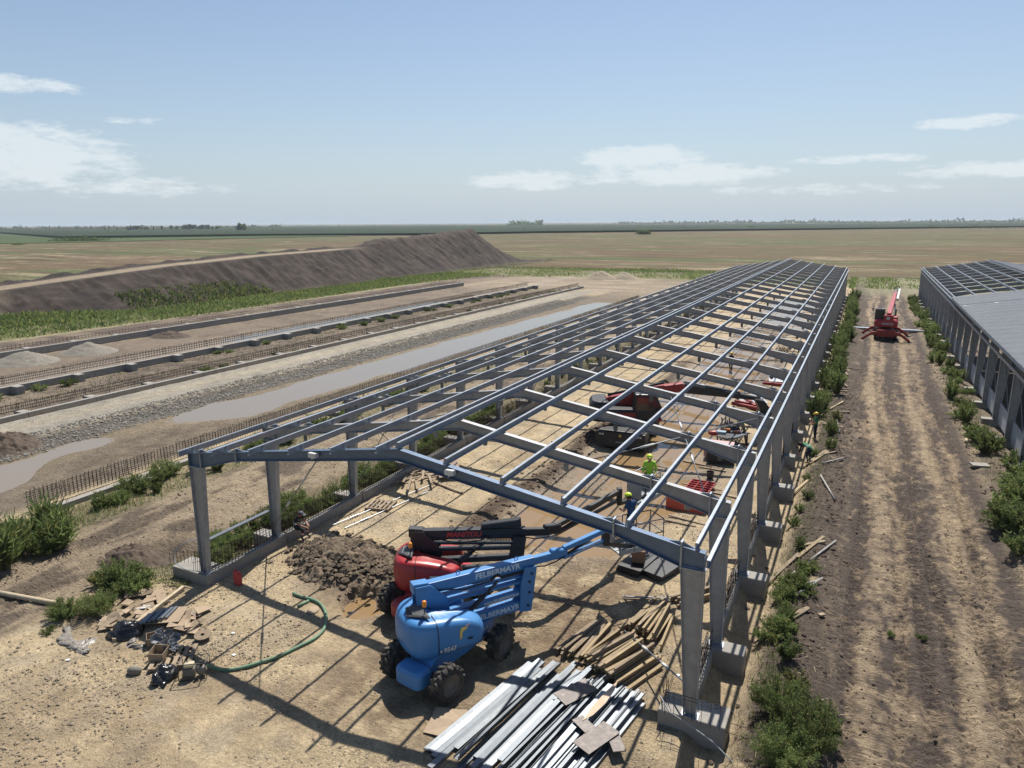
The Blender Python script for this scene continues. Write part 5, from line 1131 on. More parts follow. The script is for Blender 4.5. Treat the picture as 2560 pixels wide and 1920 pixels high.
one('tool_bag', MB().ell((0, 0, .12), (.4, .2, .16), 12, 6), DRED, 'dark red bag beside the silver pipes', 'bag', G(-7.6, 43.6, .4), R(20), smooth=True)
one('timber_post', MB().box((0, 0, .6), (.16, .16, 1.35)), TIMBER, 'dark timber post leaning behind the work table', 'post', G(-5.6, 43.3), R(10), tilt=(.1, -.22))
# red frames lying by the excavator's bucket
m_ = [((-8.0, 52.4, .2), (-5.2, 51.2, .2)), ((-7.9, 53.1, .2), (-5.0, 51.9, .2)), ((-7.6, 54.6, .35), (-6.3, 51.8, .3))]
for k, (a, b) in enumerate(m_):
    one('red_beam', MB().bar(a, b, .22, .22), DRED, ('nearest', 'middle', 'slanting')[k]+' red steel beam lying under the excavator bucket', 'steel beam', bevel=.01)
one('sheet_panel', MB().box((0, 0, 0), (1.9, 2.6, .03)), mat('pale_panel', (.45, .46, .48), .35), 'pale sheet panel lying behind the red steel beams', 'panel', G(-6.9, 54.3, .15), R(20))
one('sheet_panel', MB().box((0, 0, 0), (2.1, 2.0, .03)), mat('pale_panel', (.45, .46, .48), .35), 'pale blue sheet panel farther along the right wall', 'panel', G(-5.6, 62.5, .25), R(8), tilt=(.1, 0))
one('red_beam', MB().box((0, 0, .12), (2.6, .24, .24)), DRED, 'red steel beam in front of the farther sheet panel', 'steel beam', G(-5.6, 60.6), R(0), bevel=.01)
rebar_b = MB(); rs = random.Random(6)
for k in range(16): rebar_b.tube((rs.uniform(-.7, .7), rs.uniform(-.4, .4), 0), (rs.uniform(-.7, .7), rs.uniform(-.4, .4), 1.3), .02, n=4)
for z in (.3, .7, 1.1): rebar_b.path([(-.7, -.4, z), (.7, -.4, z), (.7, .4, z), (-.7, .4, z), (-.7, -.4, z)], .018, 4)
one('rebar_bundle', rebar_b, REBAR, 'dark rebar cage standing near the right wall deep inside the shed', 'rebar cage', G(-6.6, 72.5))
# ---------------------------------------------------------------- scrap heap and pump at lower left
def crumple(name, material, label, cat, loc, size, seed, rz=0.0, amp=.35, nu=22, nv=12):
    r_ = np.random.RandomState(seed); m_ = MB(); m_.ell((0, 0, 0), (1, 1, 1), nu, nv, half=True)
    v = np.array(m_.v); nz = fbm(v[:, 0]*2.3+seed, v[:, 1]*2.3+v[:, 2]*2, 4, seed)
    v = v*(1+amp*(nz-.5)*2)[:, None]*np.array(size); v[:, 2] += size[2]*.25*(vn(v[:, 0]/size[0]*5, v[:, 1]/size[1]*5, seed+3)-.5); v[:, 2] = np.maximum(v[:, 2], -.02)
    m_.v = [tuple(q) for q in v]; return one(name, m_, material, label, cat, loc, rz, smooth=True)
crumple('rubbish_bag', BAG, 'large black rubbish bag in the scrap heap', 'rubbish bag', G(-20.95, 13.2), (.62, .45, .42), 3, R(20))
crumple('rubbish_bag', BAG, 'small shiny black bag against the water pump', 'rubbish bag', G(-17.75, 12.15), (.34, .42, .36), 8, R(30), .5)
def film(label, pts, seed, wd=.28):
    m_ = MB(); r_ = random.Random(seed); n = 40
    for k in range(3):
        row = []
        for i in range(n+1):
            f = i/n*(len(pts)-1); j = min(int(f), len(pts)-2); p = Vector(pts[j]).lerp(Vector(pts[j+1]), f-j)
            row.append(p)
        vs = []
        for i, p in enumerate(row):
            d_ = (row[min(i+1, n)]-row[max(i-1, 0)]).normalized(); s_ = d_.cross(Vector((0, 0, 1))).normalized()
            for q in range(7):
                u = (q/6-.5)*2*wd; vs.append(p+s_*u+Vector((.05*math.sin(i*1.3+q), .05*math.cos(i*1.1+q*2), -.01+.09*abs(math.sin(i*.9+q*1.7+k*2))*math.sin(math.pi*q/6)+.04*r_.random()*math.sin(math.pi*q/6))))
        m_.add(vs, [(i*7+q, i*7+q+1, (i+1)*7+q+1, (i+1)*7+q) for i in range(n) for q in range(6)])
    return one('plastic_film', m_, FILM, label, 'plastic film', smooth=True)
film('crumpled clear plastic film lying alone left of the black bag', [P(170, 1570), P(165, 1595), P(200, 1625), P(230, 1600), P(180, 1620), P(225, 1632), P(165, 1612), P(150, 1600)], 1, .15)
film('strip of clear film trailing from the cardboard to the boxes', [P(360, 1560), P(335, 1595), P(325, 1612), P(350, 1620), P(385, 1605)], 2, .12)
cdm = MB().box((0, 0, 0), (1.25, .85, .02)); one('cardboard_sheet', cdm, CARD, 'large flat cardboard sheet on the scrap heap', 'cardboard', P(415, 1552, .22), R(28), tilt=(.10, -.06))
for k in range(7):
    inst('cpb', lambda: cprof(.62, .09, .05), SHINY, 'steel_offcut', 'bluish steel channel offcut bundled on the cardboard sheet', 'steel offcut', 'offcuts on the cardboard', P(365+k*11, 1567-k*3, .27+.02*(k % 2)), R(18), (.08, 0))
pl_ = pallet('dark pallet under the steel brackets in the scrap heap', P(435, 1650, .02), R(38))
rs = random.Random(9)
for k in range(9):
    x = P(415+rs.uniform(-28, 40), 1625+rs.uniform(-22, 22), .18+rs.uniform(0, .18)); m_ = MB(); m_.box((0, 0, .1), (.008, .26, .2)); m_.box((.1, 0, .005), (.2, .26, .008)); m_.box((.1, .13, .1), (.2, .008, .2))
    one('steel_bracket', m_, STEEL2, 'grey steel bracket in the pile on the dark pallet', 'bracket', x, R(rs.uniform(0, 90)), group='brackets on the dark pallet')
for k in range(2):
    bx = MB(); s_ = .45-.08*k
    for dx, dy, a in ((-s_/2, 0, 0), (s_/2, 0, 0), (0, -s_/2, 1), (0, s_/2, 1)): bx.box((dx, dy, .14), (.012, s_, .28) if not a else (s_, .012, .28))
    bx.box((0, 0, .01), (s_, s_, .012)); one('cardboard_box', bx, CARD, ('torn open cardboard box of bolts in front of the brackets', 'small open cardboard box left of the brackets')[k], 'box', (P(400, 1650, .12), P(384, 1610, .05))[k], R(25+30*k), tilt=(.1, .05))
bolts = MB()
for k in range(60): bolts.box((rs.uniform(-.25, .25), rs.uniform(-.14, .14), .02+rs.uniform(0, .06)), (.03, .06, .03), rz=rs.uniform(0, 3))
o = one('bolt_pile', bolts, SHINY, 'pile of loose bolts spilling from the torn box', 'bolts', P(435, 1640, .26)); o['kind'] = 'stuff'; del o['category']
rl_ = MB(); rl_.lathe([(.06, -.1), (.26, -.1), (.27, -.08), (.1, -.06), (.1, .06), (.27, .08), (.26, .1), (.06, .1)], 22, 'z'); one('cable_reel', rl_, TIMBER, 'small cable reel at the right edge of the scrap heap', 'cable reel', P(508, 1600, .12), 0, tilt=(.1, .1))
rs = random.Random(21)
for k in range(46):
    px, py = rs.choice([(480, 1545, 40, 26), (340, 1530, 90, 26), (455, 1575, 45, 22), (270, 1560, 26, 10), (380, 1500, 70, 14)])[:2], 0
    cx_, cy_ = px; x = P(cx_+rs.gauss(0, 28), cy_+rs.gauss(0, 12), .03+rs.uniform(0, .12)); s_ = rs.uniform(.12, .34)
    m_ = MB(); m_.add([(-s_, -s_*.7, 0), (s_*.9, -s_*.6, rs.uniform(0, .08)), (s_, s_*.6, rs.uniform(0, .05)), (-s_*.8, s_*.7, rs.uniform(0, .1))], [(0, 1, 2, 3)])
    o = one('paper_scrap', m_, rs.choice([CARD, CARD, WHITE, CARD, TIMBER]), 'torn scrap of cardboard or paper strewn round the scrap heap', 'scrap', x, rs.uniform(0, 3), group='scraps strewn round the heap', tilt=(rs.uniform(-.3, .3), rs.uniform(-.3, .3))); o.modifiers.new('s', 'SOLIDIFY').thickness = .02
for k, (a, b, lab) in enumerate(((P(285, 1605, .06), P(460, 1475, .10), 'long pale timber beam lying behind the black bag'), (P(-15, 1484, .08), P(165, 1519, .06), 'long pale pole lying in the soil at the left edge'))):
    one('timber_pole' if k else 'timber_beam', MB().bar(a, b, .13, .12) if k == 0 else MB().tube(a, b, .09, n=10), mat('pale_wood', (.42, .345, .235), .8, 0, .2, 5), lab, 'timber', smooth=bool(k))
one('stone', MB().ell((0, 0, .1), (.24, .15, .14), 10, 6), SAND, 'single pale stone lying in front of the scrap heap', 'stone', P(337, 1683), R(20), smooth=True)
pm = thing('water_pump', 'small petrol water pump in a tube frame joined to the green hose', 'water pump', P(487, 1690), R(35))
MB().box((-.12, 0, .22), (.34, .32, .26)).build('engine', mat('engine_grey', (.12, .115, .105), .6, dirt=DUST, damt=.4), pm, bevel=.02); MB().box((-.12, -.02, .42), (.28, .24, .12)).build('fuel_tank', mat('beige_tank', (.50, .45, .31), .5, dirt=DUST, damt=.4), pm, bevel=.03)
MB().lathe([(.001, -.11), (.12, -.1), (.16, 0), (.12, .1), (.001, .11)], 18, 'y', (.22, 0, .2)).build('pump_housing', mat('pump_iron', (.17, .15, .13), .6, dirt=DUST, damt=.5), pm, smooth=True); MB().tube((.22, .0, .35), (.22, 0, .5), .05, n=10).build('outlet', BLACK, pm)
for y in (-.24, .24): MB().path([(-.38, y, .04), (-.38, y, .56), (.40, y, .56), (.40, y, .04), (-.38, y, .04)], .016, 6).build('frame_tube', BLACK, pm, smooth=True)
for x in (-.38, .4): MB().tube((x, -.24, .56), (x, .24, .56), .016, n=6).build('frame_tube', BLACK, pm)
hp = [(520, 1676), (560, 1678), (600, 1673), (650, 1660), (700, 1643), (745, 1622), (785, 1602), (808, 1580), (816, 1556), (812, 1530), (798, 1512), (775, 1502), (752, 1494), (733, 1487)]
hpts = [P(x, y, .055) for x, y in hp]; hpts[0].z += .12
fine = []
for i in range(len(hpts)-1):
    p0, p1, p2, p3 = hpts[max(i-1, 0)], hpts[i], hpts[i+1], hpts[min(i+2, len(hpts)-1)]
    for k in range(6):
        t_ = k/6; fine.append(.5*((2*p1)+(p2-p0)*t_+(2*p0-5*p1+4*p2-p3)*t_*t_+(3*p1-p0-3*p2+p3)*t_**3))
hs = MB().path(fine+[hpts[-1]], .055, 10); one('suction_hose', hs, HOSE, 'long green hose curving over the ground from the pump', 'hose', smooth=True)
one('hose_offcut', MB().tube(P(745, 1520, .05), P(772, 1506, .05), .05, n=10), HOSE, 'short green hose offcut lying inside the curve of the long hose', 'hose', smooth=True)
jc = thing('jerry_can', 'red jerry can standing by the near left footing', 'jerry can', P(596, 1462), R(-10))
MB().prism([(-.17, -.08, 0), (.17, -.08, 0), (.17, -.08, .42), (.10, -.08, .52), (-.17, -.08, .52)], (0, .16, 0)).build('can_body', mat('red_can', (.42, .05, .05), .45, dirt=(.3, .12, .09), damt=.2), jc, bevel=.025, seg=2); MB().tube((.12, 0, .46), (.18, 0, .56), .03, n=8).build('spout_cap', REDP, jc)
MB().path([(-.12, 0, .51), (-.10, 0, .57), (.04, 0, .57), (.06, 0, .51)], .016, 6).build('handle', REDP, jc)
one('paper_sack', MB().ell((0, 0, .03), (.22, .28, .05), 12, 5), CARD, 'torn paper sack inside the curve of the green hose', 'sack', P(783, 1528), R(30), smooth=True)
for k, (px, py) in enumerate(((585, 1638), (583, 1585), (170, 1652), (1695, 1690))):
    m_ = MB().box((0, 0, .01), (.12, .1, .02)); one('litter', m_, WHITE, ('small white litter below the green hose', 'small white litter above the green hose', 'tiny white litter left of the stone', 'white litter scraps beside the near right column')[k], 'litter', P(px, py, .01), R(20*k))
# ---------------------------------------------------------------- planks along the spoil bank
zr = lambda x, y: (1950+x*610/1161, 800+y*500/952)
z7 = lambda x, y: (1700+x*.3888, 1350+y*.3888)
far_p = [((280, 240), (420, 245), 0), ((300, 250), (320, 278), 1), ((255, 285), (325, 308), 0), ((275, 277), (318, 295), 0), ((275, 305), (320, 335), 1), ((230, 338), (330, 345), 0), ((232, 346), (320, 352), 0), ((250, 375), (320, 375), 1), ((235, 440), (300, 405), 0), ((240, 450), (330, 452), 1), ((195, 495), (298, 530), 0), ((198, 502), (270, 520), 0), ((268, 495), (288, 585), 2), ((140, 690), (250, 635), 0), ((135, 680), (240, 632), 0), ((165, 665), (268, 648), 0), ((200, 705), (300, 675), 2), ((35, 830), (140, 770), 0), ((190, 770), (275, 900), 2)]
near_p = [((550, 260), (760, 130), 0), ((750, 150), (920, 20), 0), ((740, 75), (930, 50), 0), ((830, 180), (1000, 30), 2), ((740, 420), (910, 300), 2), ((740, 350), (900, 310), 2), ((590, 575), (820, 480), 0), ((640, 590), (820, 485), 0), ((470, 665), (680, 580), 0), ((890, 515), (925, 505), 0), ((620, 330), (735, 235), 2)]
for k, (a, b, kd) in enumerate([(zr(*a), zr(*b), k_) for a, b, k_ in far_p]+[(z7(*a), z7(*b), k_) for a, b, k_ in near_p]):
    p0, p1 = P(*a, .07), P(*b, .07); far = k < len(far_p)
    if (p1-p0).length > 3.2: p1 = p0+(p1-p0).normalized()*3.0
    lift = max(0, max(hz(*p0.lerp(p1, q/6)[:2])+.05-p0.lerp(p1, q/6).z for q in range(7))); p0.z += lift; p1.z += lift
    if kd == 2: one('prop_pole', MB().tube(p0, p1, .045 if far else .04, n=8), mat('dull_prop', (.30, .285, .27), .6, .3), 'grey steel prop lying on the '+('far' if far else 'near')+' part of the spoil bank', 'steel prop', group='props on the %s spoil bank' % ('far' if far else 'near'), smooth=True)
    else: one('timber_plank', MB().bar(p0, p1, .14, .06), YTIMBER if k in (13, 14, 17, 20) else TIMBER, 'weathered plank lying on the '+('far' if far else 'near')+' part of the spoil bank', 'timber', group='planks on the %s spoil bank' % ('far' if far else 'near'), bevel=.006)
p = P(2448, 1170); one('concrete_slab', MB().box((0, 0, .06), (.85, .6, .1)), CONC, 'small pale slab lying by the weeds of the right shed', 'slab', p, R(12), bevel=.01)
p = P(2415, 1105); one('timber_plank', MB().box((0, 0, .04), (.12, .7, .06)), mat('pale_wood', (.42, .345, .235), .8), 'single short pale plank on the right edge of the track', 'timber', p, R(-6))
p = P(2370, 932); one('sack', MB().ell((0, 0, .1), (.5, .3, .16), 12, 6), WHITE, 'white sack lying beside the right shed footings', 'sack', p, R(15), smooth=True)
# steel beams laid across the track behind the telehandler
for k in range(2): one('steel_beam', cprof(8.6, .4, .22), STEEL, ('front','rear')[k]+' of two long grey steel channels laid across the track behind the telehandler', 'steel beam', G(2.6-.4*k, 98.0+.5*k, .15), R(90+1))
# ---------------------------------------------------------------- heaps
def heap(name, label, cat, x, y, rx, ry, h, material, seed, n=40, rough=.25, flat=0.0):
    u = np.linspace(-1.25, 1.25, n); U, V = np.meshgrid(u, u); r_ = np.sqrt(U*U+V*V)
    pr = np.clip(1-r_, 0, 1); pr = np.minimum(pr, 1-flat)/(1-flat)
    nz = fbm(U*3+seed, V*3, 4, seed)-.5; nz2 = fbm(U*9+seed, V*9, 3, seed+5)-.5
    z = h*(pr*(1+rough*nz)+rough*.8*nz2*np.clip(pr*4, 0, 1))-(pr <= 0)*.12-.03 + height(x+U*rx, y+V*ry)-hz(x, y)
    o = grid_obj(name, U*rx, V*ry, z, material); o.location = G(x, y); o['label'] = label; o['category'] = cat
    return o
hp_ = heap('clay_heap', 'heap of dug clay clods between the seated person and the red lift', 'clay heap', -17.6, 20.4, 2.7, 1.9, .62, CLOD, 5, 110, .75, .35); hp_.rotation_euler = (0, 0, R(-12))
def clods(name, n, fn, smin, smax, material, seed, parent=None, **kw):
    r_ = np.random.RandomState(seed); vs = []; fs = []
    base = np.array([(1, 0, 0), (-1, 0, 0), (0, 1, 0), (0, -1, 0), (0, 0, 1), (0, 0, -1), (.62, .62, .5), (-.62, .6, .5), (-.6, -.62, .52), (.6, -.6, .5)], float)
    tri = [(4, 6, 0), (4, 2, 6), (0, 6, 2), (4, 7, 2), (4, 1, 7), (1, 2, 7), (4, 8, 1), (4, 3, 8), (1, 8, 3), (4, 9, 3), (4, 0, 9), (0, 3, 9), (0, 2, 5), (2, 1, 5), (1, 3, 5), (3, 0, 5)]
    for i in range(n):
        x, y, z = fn(r_); s_ = smin+(smax-smin)*r_.rand()**2.2; sc = s_*np.array([.7+.6*r_.rand(), .7+.6*r_.rand(), .45+.45*r_.rand()])
        a = r_.rand()*6.28; b_ = base*(1+.35*(r_.rand(10, 1)-.5))*sc; c_, s2 = math.cos(a), math.sin(a)
        q = np.stack([b_[:, 0]*c_-b_[:, 1]*s2+x, b_[:, 0]*s2+b_[:, 1]*c_+y, b_[:, 2]+z+sc[2]*.35], -1); k = len(vs)*10; vs.append(q); fs += [(t0+k, t1+k, t2+k) for t0, t1, t2 in tri]
    me = bpy.data.meshes.new(name); me.from_pydata(np.concatenate(vs).tolist(), [], fs); me.materials.append(material)
    return put(name, me, parent, **kw)
def on_heap(r_):
    u, v = r_.normal(0, .42, 2); u = np.clip(u, -1, 1); v = np.clip(v, -1, 1)
    pr = max(0, min(1-math.hypot(u, v), .65))/.65; return u*2.7, v*1.9, .56*pr
clods('clods', 2200, on_heap, .025, .15, CLOD, 3, hp_, kind='stuff')
def around(x, y, sx, sy):
    def f(r_):
        a, b = x+r_.normal(0, sx), y+r_.normal(0, sy); return a, b, hz(a, b)
    return f
def strewn(rng, seed):
    def f(r_):
        a, b = r_.uniform(rng[0], rng[1]), r_.uniform(rng[2], rng[3]); return a, b, 0
    return f
def pebbles(name, n, box_, smin, smax, seed, material=STONE, patch=None, lab='stones strewn over the ground'):
    r_ = np.random.RandomState(seed); xx = r_.uniform(box_[0], box_[1], n*2); yy = r_.uniform(box_[2], box_[3], n*2)
    keep = (fbm(xx*.5, yy*.5, 3, 57) > .36+.25*r_.rand(n*2)) | (box_[0] < -40); xx, yy = xx[keep][:n], yy[keep][:n]; zz = height(xx, yy); it = iter(range(len(xx)))
    def f(_):
        i = next(it); return xx[i], yy[i], zz[i]
    return clods(name, len(xx), f, smin, smax, material, seed+1, kind='stuff', label=lab)
pebbles('gravel', 11000, (-21, -3.6, 8, 34), .010, .042, 31, lab='pebbles strewn over the tan ground in and before the shed')
pebbles('gravel', 1800, (-24, -16, 7.5, 17), .015, .06, 32, lab='pebbles strewn round the scrap heap')
pebbles('gravel', 20000, (-46.7, -43.4, 15, 112), .03, .10, 33, mat('berm_stones', (.23, .213, .185), .9, 0, .35, 6), lab='broken stone along the bank of the long pool')
clods('soil_clods', 1400, lambda r_: (lambda a, b: (a, b, hz(a, b)))(-.8+r_.normal(0, .75), r_.uniform(15, 60)), .02, .10, mat('bank_clod', (.10, .073, .055), .95, 0, .3, 5), 41, kind='stuff', label='dark clods along the spoil bank by the track')
clods('soil_clods', 700, lambda r_: (lambda a, b: (a, b, hz(a, b)))(-14.5+r_.normal(0, .5), r_.uniform(21, 50)), .03, .14, mat('mud_clod', (.13, .092, .062), .9, 0, .3, 5), 42, kind='stuff', label='dark clods along the muddy ridge inside the shed')
clods('soil_clods', 500, lambda r_: (lambda a, b: (a, b, hz(a, b)))(r_.uniform(6.2, 8), r_.uniform(22, 80)), .03, .12, mat('bank_clod', (.10, .073, .055), .95, 0, .3, 5), 43, kind='stuff', label='dark clods along the right shed')
heap('gravel_heap', 'left one of two grey gravel heaps on the unbuilt plot', 'gravel heap', *at(62, 905)[:2], 3.4, 3.0, 1.25, SAND, 15); heap('gravel_heap', 'right one of two grey gravel heaps on the unbuilt plot', 'gravel heap', *at(222, 880)[:2], 3.2, 2.8, 1.2, SAND, 16)
heap('soil_heap', 'low dark soil heap beyond the gravel heaps', 'soil heap', *at(425, 840)[:2], 3.2, 2.0, .7, SOIL, 17, rough=.6)
heap('gravel_heap', 'left one of two pale sand heaps at the far end of the site', 'sand heap', *at(1503, 697)[:2], 4.6, 3.8, 2.1, mat('pale_sand', (.27, .225, .16), .95, 0, .15, 2, .3, 20), 18); heap('gravel_heap', 'right one of two pale sand heaps at the far end of the site', 'sand heap', *at(1558, 697)[:2], 4.2, 3.4, 1.8, mat('pale_sand', (.27, .225, .16), .95), 19)
heap('soil_heap', 'dark mud heap on the edge of the pool at the left edge', 'soil heap', *at(20, 1120)[:2], 2.4, 1.8, .6, SOIL, 20, 60, rough=.9)
heap('soil_heap', 'dug soil beside the trench at the near left footing', 'soil heap', -25.9, 17.0, 1.5, 1.3, .45, SOIL, 22, 60, rough=1.0)

clods('soil_clods', 5000, lambda r_: (lambda a, b: (a, b, hz(a, b)))(r_.uniform(-.4, 7.2), 17+r_.rand()**1.5*50), .008, .045, mat('track_clod', (.11, .08, .056), .95, 0, .4, 5), 44, kind='stuff', label='small clods strewn over the dirt track')
clods('soil_clods', 2500, lambda r_: (lambda a, b: (a, b, hz(a, b)))(r_.uniform(-33, -22), 13+r_.rand()**1.5*35), .012, .06, mat('track_clod', (.11, .08, .056), .95, 0, .4, 5), 45, kind='stuff', label='small clods strewn over the soil left of the shed')
# ================================================================ vegetation
def leaves(pos, dirs, ln, wd, rs_):
    """quads: base at pos, along dirs"""
    n = len(pos); up = rs_.normal(size=(n, 3)); side = np.cross(dirs, up); side /= np.linalg.norm(side, axis=1)[:, None]+1e-9
    L_ = ln[:, None]; W_ = wd[:, None]; mid = pos+dirs*L_*.5
    v = np.stack([pos, mid-side*W_*.5, pos+dirs*L_, mid+side*W_*.5], 1).reshape(-1, 3)
    return v
def mesh_quads(name, v, mats_, idx=None):
    n = len(v)//4; me = bpy.data.meshes.new(name); me.vertices.add(len(v)); me.vertices.foreach_set('co', v.astype(np.float32).reshape(-1))
    me.loops.add(len(v)); me.loops.foreach_set('vertex_index', np.arange(len(v), dtype=np.int32)); me.polygons.add(n); me.polygons.foreach_set('loop_start', np.arange(n, dtype=np.int32)*4)
    for m_ in mats_: me.materials.append(m_)
    if idx is not None: me.polygons.foreach_set('material_index', idx.astype(np.int32))
    me.update(calc_edges=True); return me
def bush_parts(seed, h, spread, stems, per, ll, lw, mats_, up=.5, dry=.12):
    r_ = np.random.RandomState(seed); V = []; stem = MB()
    for s in range(stems):
        a = r_.rand()*6.28; rr = spread*np.sqrt(r_.rand()); top = np.array([rr*np.cos(a), rr*np.sin(a), h*(.35+.65*r_.rand())*(1-.35*(rr/spread)**2)]); b0 = np.array([top[0]*.25, top[1]*.25, -.03])
        mid = (b0+top)/2+np.array([0, 0, h*.08]); stem.tube(b0, mid, .012*h, .008*h, 4, False); stem.tube(mid, top, .008*h, .003*h, 4, False)
        t = r_.rand(per)**.7*.9+.1; p = ((1-t)**2)[:, None]*b0+(2*t*(1-t))[:, None]*mid+(t**2)[:, None]*top; p += r_.normal(size=(per, 3))*spread*.05
        d = r_.normal(size=(per, 3)); d[:, 2] = np.abs(d[:, 2])*.6+up; d /= np.linalg.norm(d, axis=1)[:, None]
        V.append(leaves(p, d, ll*(.6+.8*r_.rand(per)), lw*(.6+.8*r_.rand(per)), r_))
    v = np.concatenate(V); v[:, 2] = np.maximum(v[:, 2], -.02); n = len(v)//4; idx = (r_.rand(n) < .38).astype(int)+((r_.rand(n) < dry)*2); idx = np.minimum(idx, 2)
    return mesh_quads('foliage', v, mats_, idx), stem
_bush = {}
def bush(kind, seed, label, group, loc, sc=1.0, rz=None):
    key = (kind, seed)
    if key not in _bush:
        h, sp, st, per, ll, lw, up, dry = {'weed': (1.0, .55, 26, 60, .10, .05, .4, .10), 'tall': (1.5, .55, 34, 70, .11, .035, .9, .08), 'reed': (1.5, .6, 50, 14, .55, .05, .9, .10), 'low': (.55, .7, 30, 45, .09, .05, .35, .15), 'dry': (.9, .55, 26, 55, .10, .045, .5, .6), 'big': (1.3, .95, 90, 110, .075, .024, .7, .12), 'lush': (1.1, 1.0, 80, 90, .075, .045, .35, .10)}[kind]
        _bush[key] = bush_parts(seed, h, sp, st, per, ll, lw, (LEAF, LEAFD, LEAFY), up, dry)
        fm, st_ = _bush[key]; sm_ = st_.mesh('stems'); sm_.materials.append(STALK); _bush[key] = (fm, sm_)
    fm, sm_ = _bush[key]
    t = thing('weed_bush', label, 'weed', loc, rnd.uniform(0, 6.28) if rz is None else rz, group); t.scale = (sc*rnd.uniform(.9, 1.1), sc*rnd.uniform(.9, 1.1), sc)
    put('foliage', fm, t); put('stems', sm_, t); return t
rb = random.Random(17)
# big weeds at the lower right, outside the near footing
for k, (x, y, sc, kd, lab) in enumerate(((-.35, 17.3, 1.1, 'big', 'largest feathery weed at the bottom edge beside the near right footing'), (.15, 18.0, .9, 'tall', 'tall thin weed on the track side of the largest feathery weed'), (-1.0, 18.2, .95, 'big', 'feathery weed just behind the largest one at the lower right'), (-.7, 19.6, .8, 'dry', 'browned weed at the back of the clump at the lower right'), (-1.1, 20.9, .8, 'weed', 'green weed before the lowest plank pair on the spoil bank'), (-.7, 16.2, .9, 'big', 'weed cut by the bottom edge beside the near right footing'))):
    bush(kd, 60+k, lab, None, G(x, y, -.03), sc)
for k in range(9): bush('low', rb.choice([1, 2]), 'low green weed between the planks on the near spoil bank', 'low weeds on the near spoil bank', G(rb.uniform(-1.9, -.7), rb.uniform(21.8, 27.5), -.02), rb.uniform(.6, 1.0))
for k in range(5): bush('reed', 3, 'grass tuft between the planks on the near spoil bank', 'grass tufts on the near spoil bank', G(rb.uniform(-1.7, -.8), rb.uniform(22.2, 26), -.05), rb.uniform(.35, .5))
bush('low', 2, 'left one of two small tufts in the middle of the track', None, P(2225, 1585), .28); bush('low', 1, 'right one of two small tufts in the middle of the track', None, P(2305, 1585), .32)
for k in range(46):
    y = 44+k*2.05+rb.uniform(-.6, .6)
    if y > 138: break
    bush('dry' if k in (2, 3) else rb.choice(['tall', 'tall', 'weed']), rb.choice([4, 5, 6]), ordn(k)+' feathery weed from the camera in the row along the outer columns' if k not in (2, 3) else 'browned weed beside the two workers at the outer columns', 'weeds along the outer columns' if k not in (2, 3) else 'browned weeds by the workers', G(rb.uniform(-2.2, -.9) if y > 52 else rb.uniform(-1.2, -.8), y, -.03), rb.uniform(1.05, 1.55) if y > 52 else .85)
for k in range(8): bush('weed', rb.choice([4, 5]), 'low weed at the outer footings near the workers', 'low weeds at the outer footings', G(rb.uniform(-2.1, -1.3), rb.uniform(29, 43), -.03), rb.uniform(.35, .6))
for k in range(52):
    y = 33+k*2.05+rb.uniform(-.7, .7); nr = y < 50
    bush(rb.choice(['weed', 'low', 'tall'] if not nr else ['lush', 'weed', 'lush']), rb.choice([7, 8, 9]), ordn(k)+' weed from the camera in the row before the right shed', 'dense weeds before the right shed' if nr else 'weeds along the right shed', G(rb.uniform(6.5, 7.8) if not nr else rb.uniform(6.2, 8.4), y, -.03), rb.uniform(.95, 1.45))
# between the steel shed and the next plot
for k in range(44):
    y = 18.4+k*.6+rb.uniform(-.3, .3); bush(rb.choice(['lush', 'weed', 'lush']), rb.choice([10, 11, 12]), ordn(k)+' leafy weed from the camera in the strip outside the left plinth wall', 'weeds outside the left plinth', G(rb.uniform(-24.0, -22.3), y, -.05), rb.uniform(.65, 1.0))
for k in range(30):
    y = 45+k*3+rb.uniform(-1, 1); bush('weed', rb.choice([10, 11]), ordn(k)+' sparse weed along the far part of the left wall', 'far weeds outside the left plinth', G(rb.uniform(-23.6, -22.2), y, -.05), rb.uniform(.5, .9))
for k in range(40):
    y = 19.2+k*.85+rb.uniform(-.5, .5); kd = rb.choice(['weed', 'tall', 'lush']); bush(kd, rb.choice([13, 14]), ordn(k)+' weed from the camera in the row before the rebar cages', 'weeds before the rebar cages', G(rb.uniform(-33.0, -31.0), y, -.05), rb.uniform(.6, 1.05))
for k in range(8): bush('reed', rb.choice([15, 16]), 'reedy clump at the left edge by the end of the rebar cages', 'reeds at the left edge', G(rb.uniform(-31.5, -29.3), rb.uniform(13.8, 16.8), -.05), rb.uniform(.9, 1.25))
for k in range(4): bush('lush', 17, 'leafy clump among the reeds at the left edge', 'leafy clumps at the left edge', G(rb.uniform(-31.5, -29.0), rb.uniform(13.8, 17), -.05), rb.uniform(.8, 1.1))
for k, (x, y, sc, kd, lab) in enumerate(((-24.0, 15.2, 1.05, 'lush', 'large dark bush left of the near left footing'), (-24.9, 14.9, .8, 'dry', 'browned shoulder of the large dark bush'), (-23.2, 15.2, .8, 'lush', 'right lobe of the large dark bush beside the footing'), (-23.0, 13.5, .75, 'big', 'bright green bush behind the black rubbish bag'), (-23.9, 12.9, .62, 'lush', 'low green bush left of the black rubbish bag'), (-23.4, 12.1, .45, 'low', 'small green weed at the left foot of the green bush'))):
    bush(kd, 80+k, lab, None, G(x, y, -.03), sc)
for k in range(40): bush('low', rb.choice([1, 2]), 'small weed tuft scattered along the plinths of the unbuilt plots', 'tufts on the unbuilt plots', G(rb.choice([-53.0, -53.6, -60.2, -59.6, -79.0]), rb.uniform(28, 125), 0), rb.uniform(.6, 1.3))
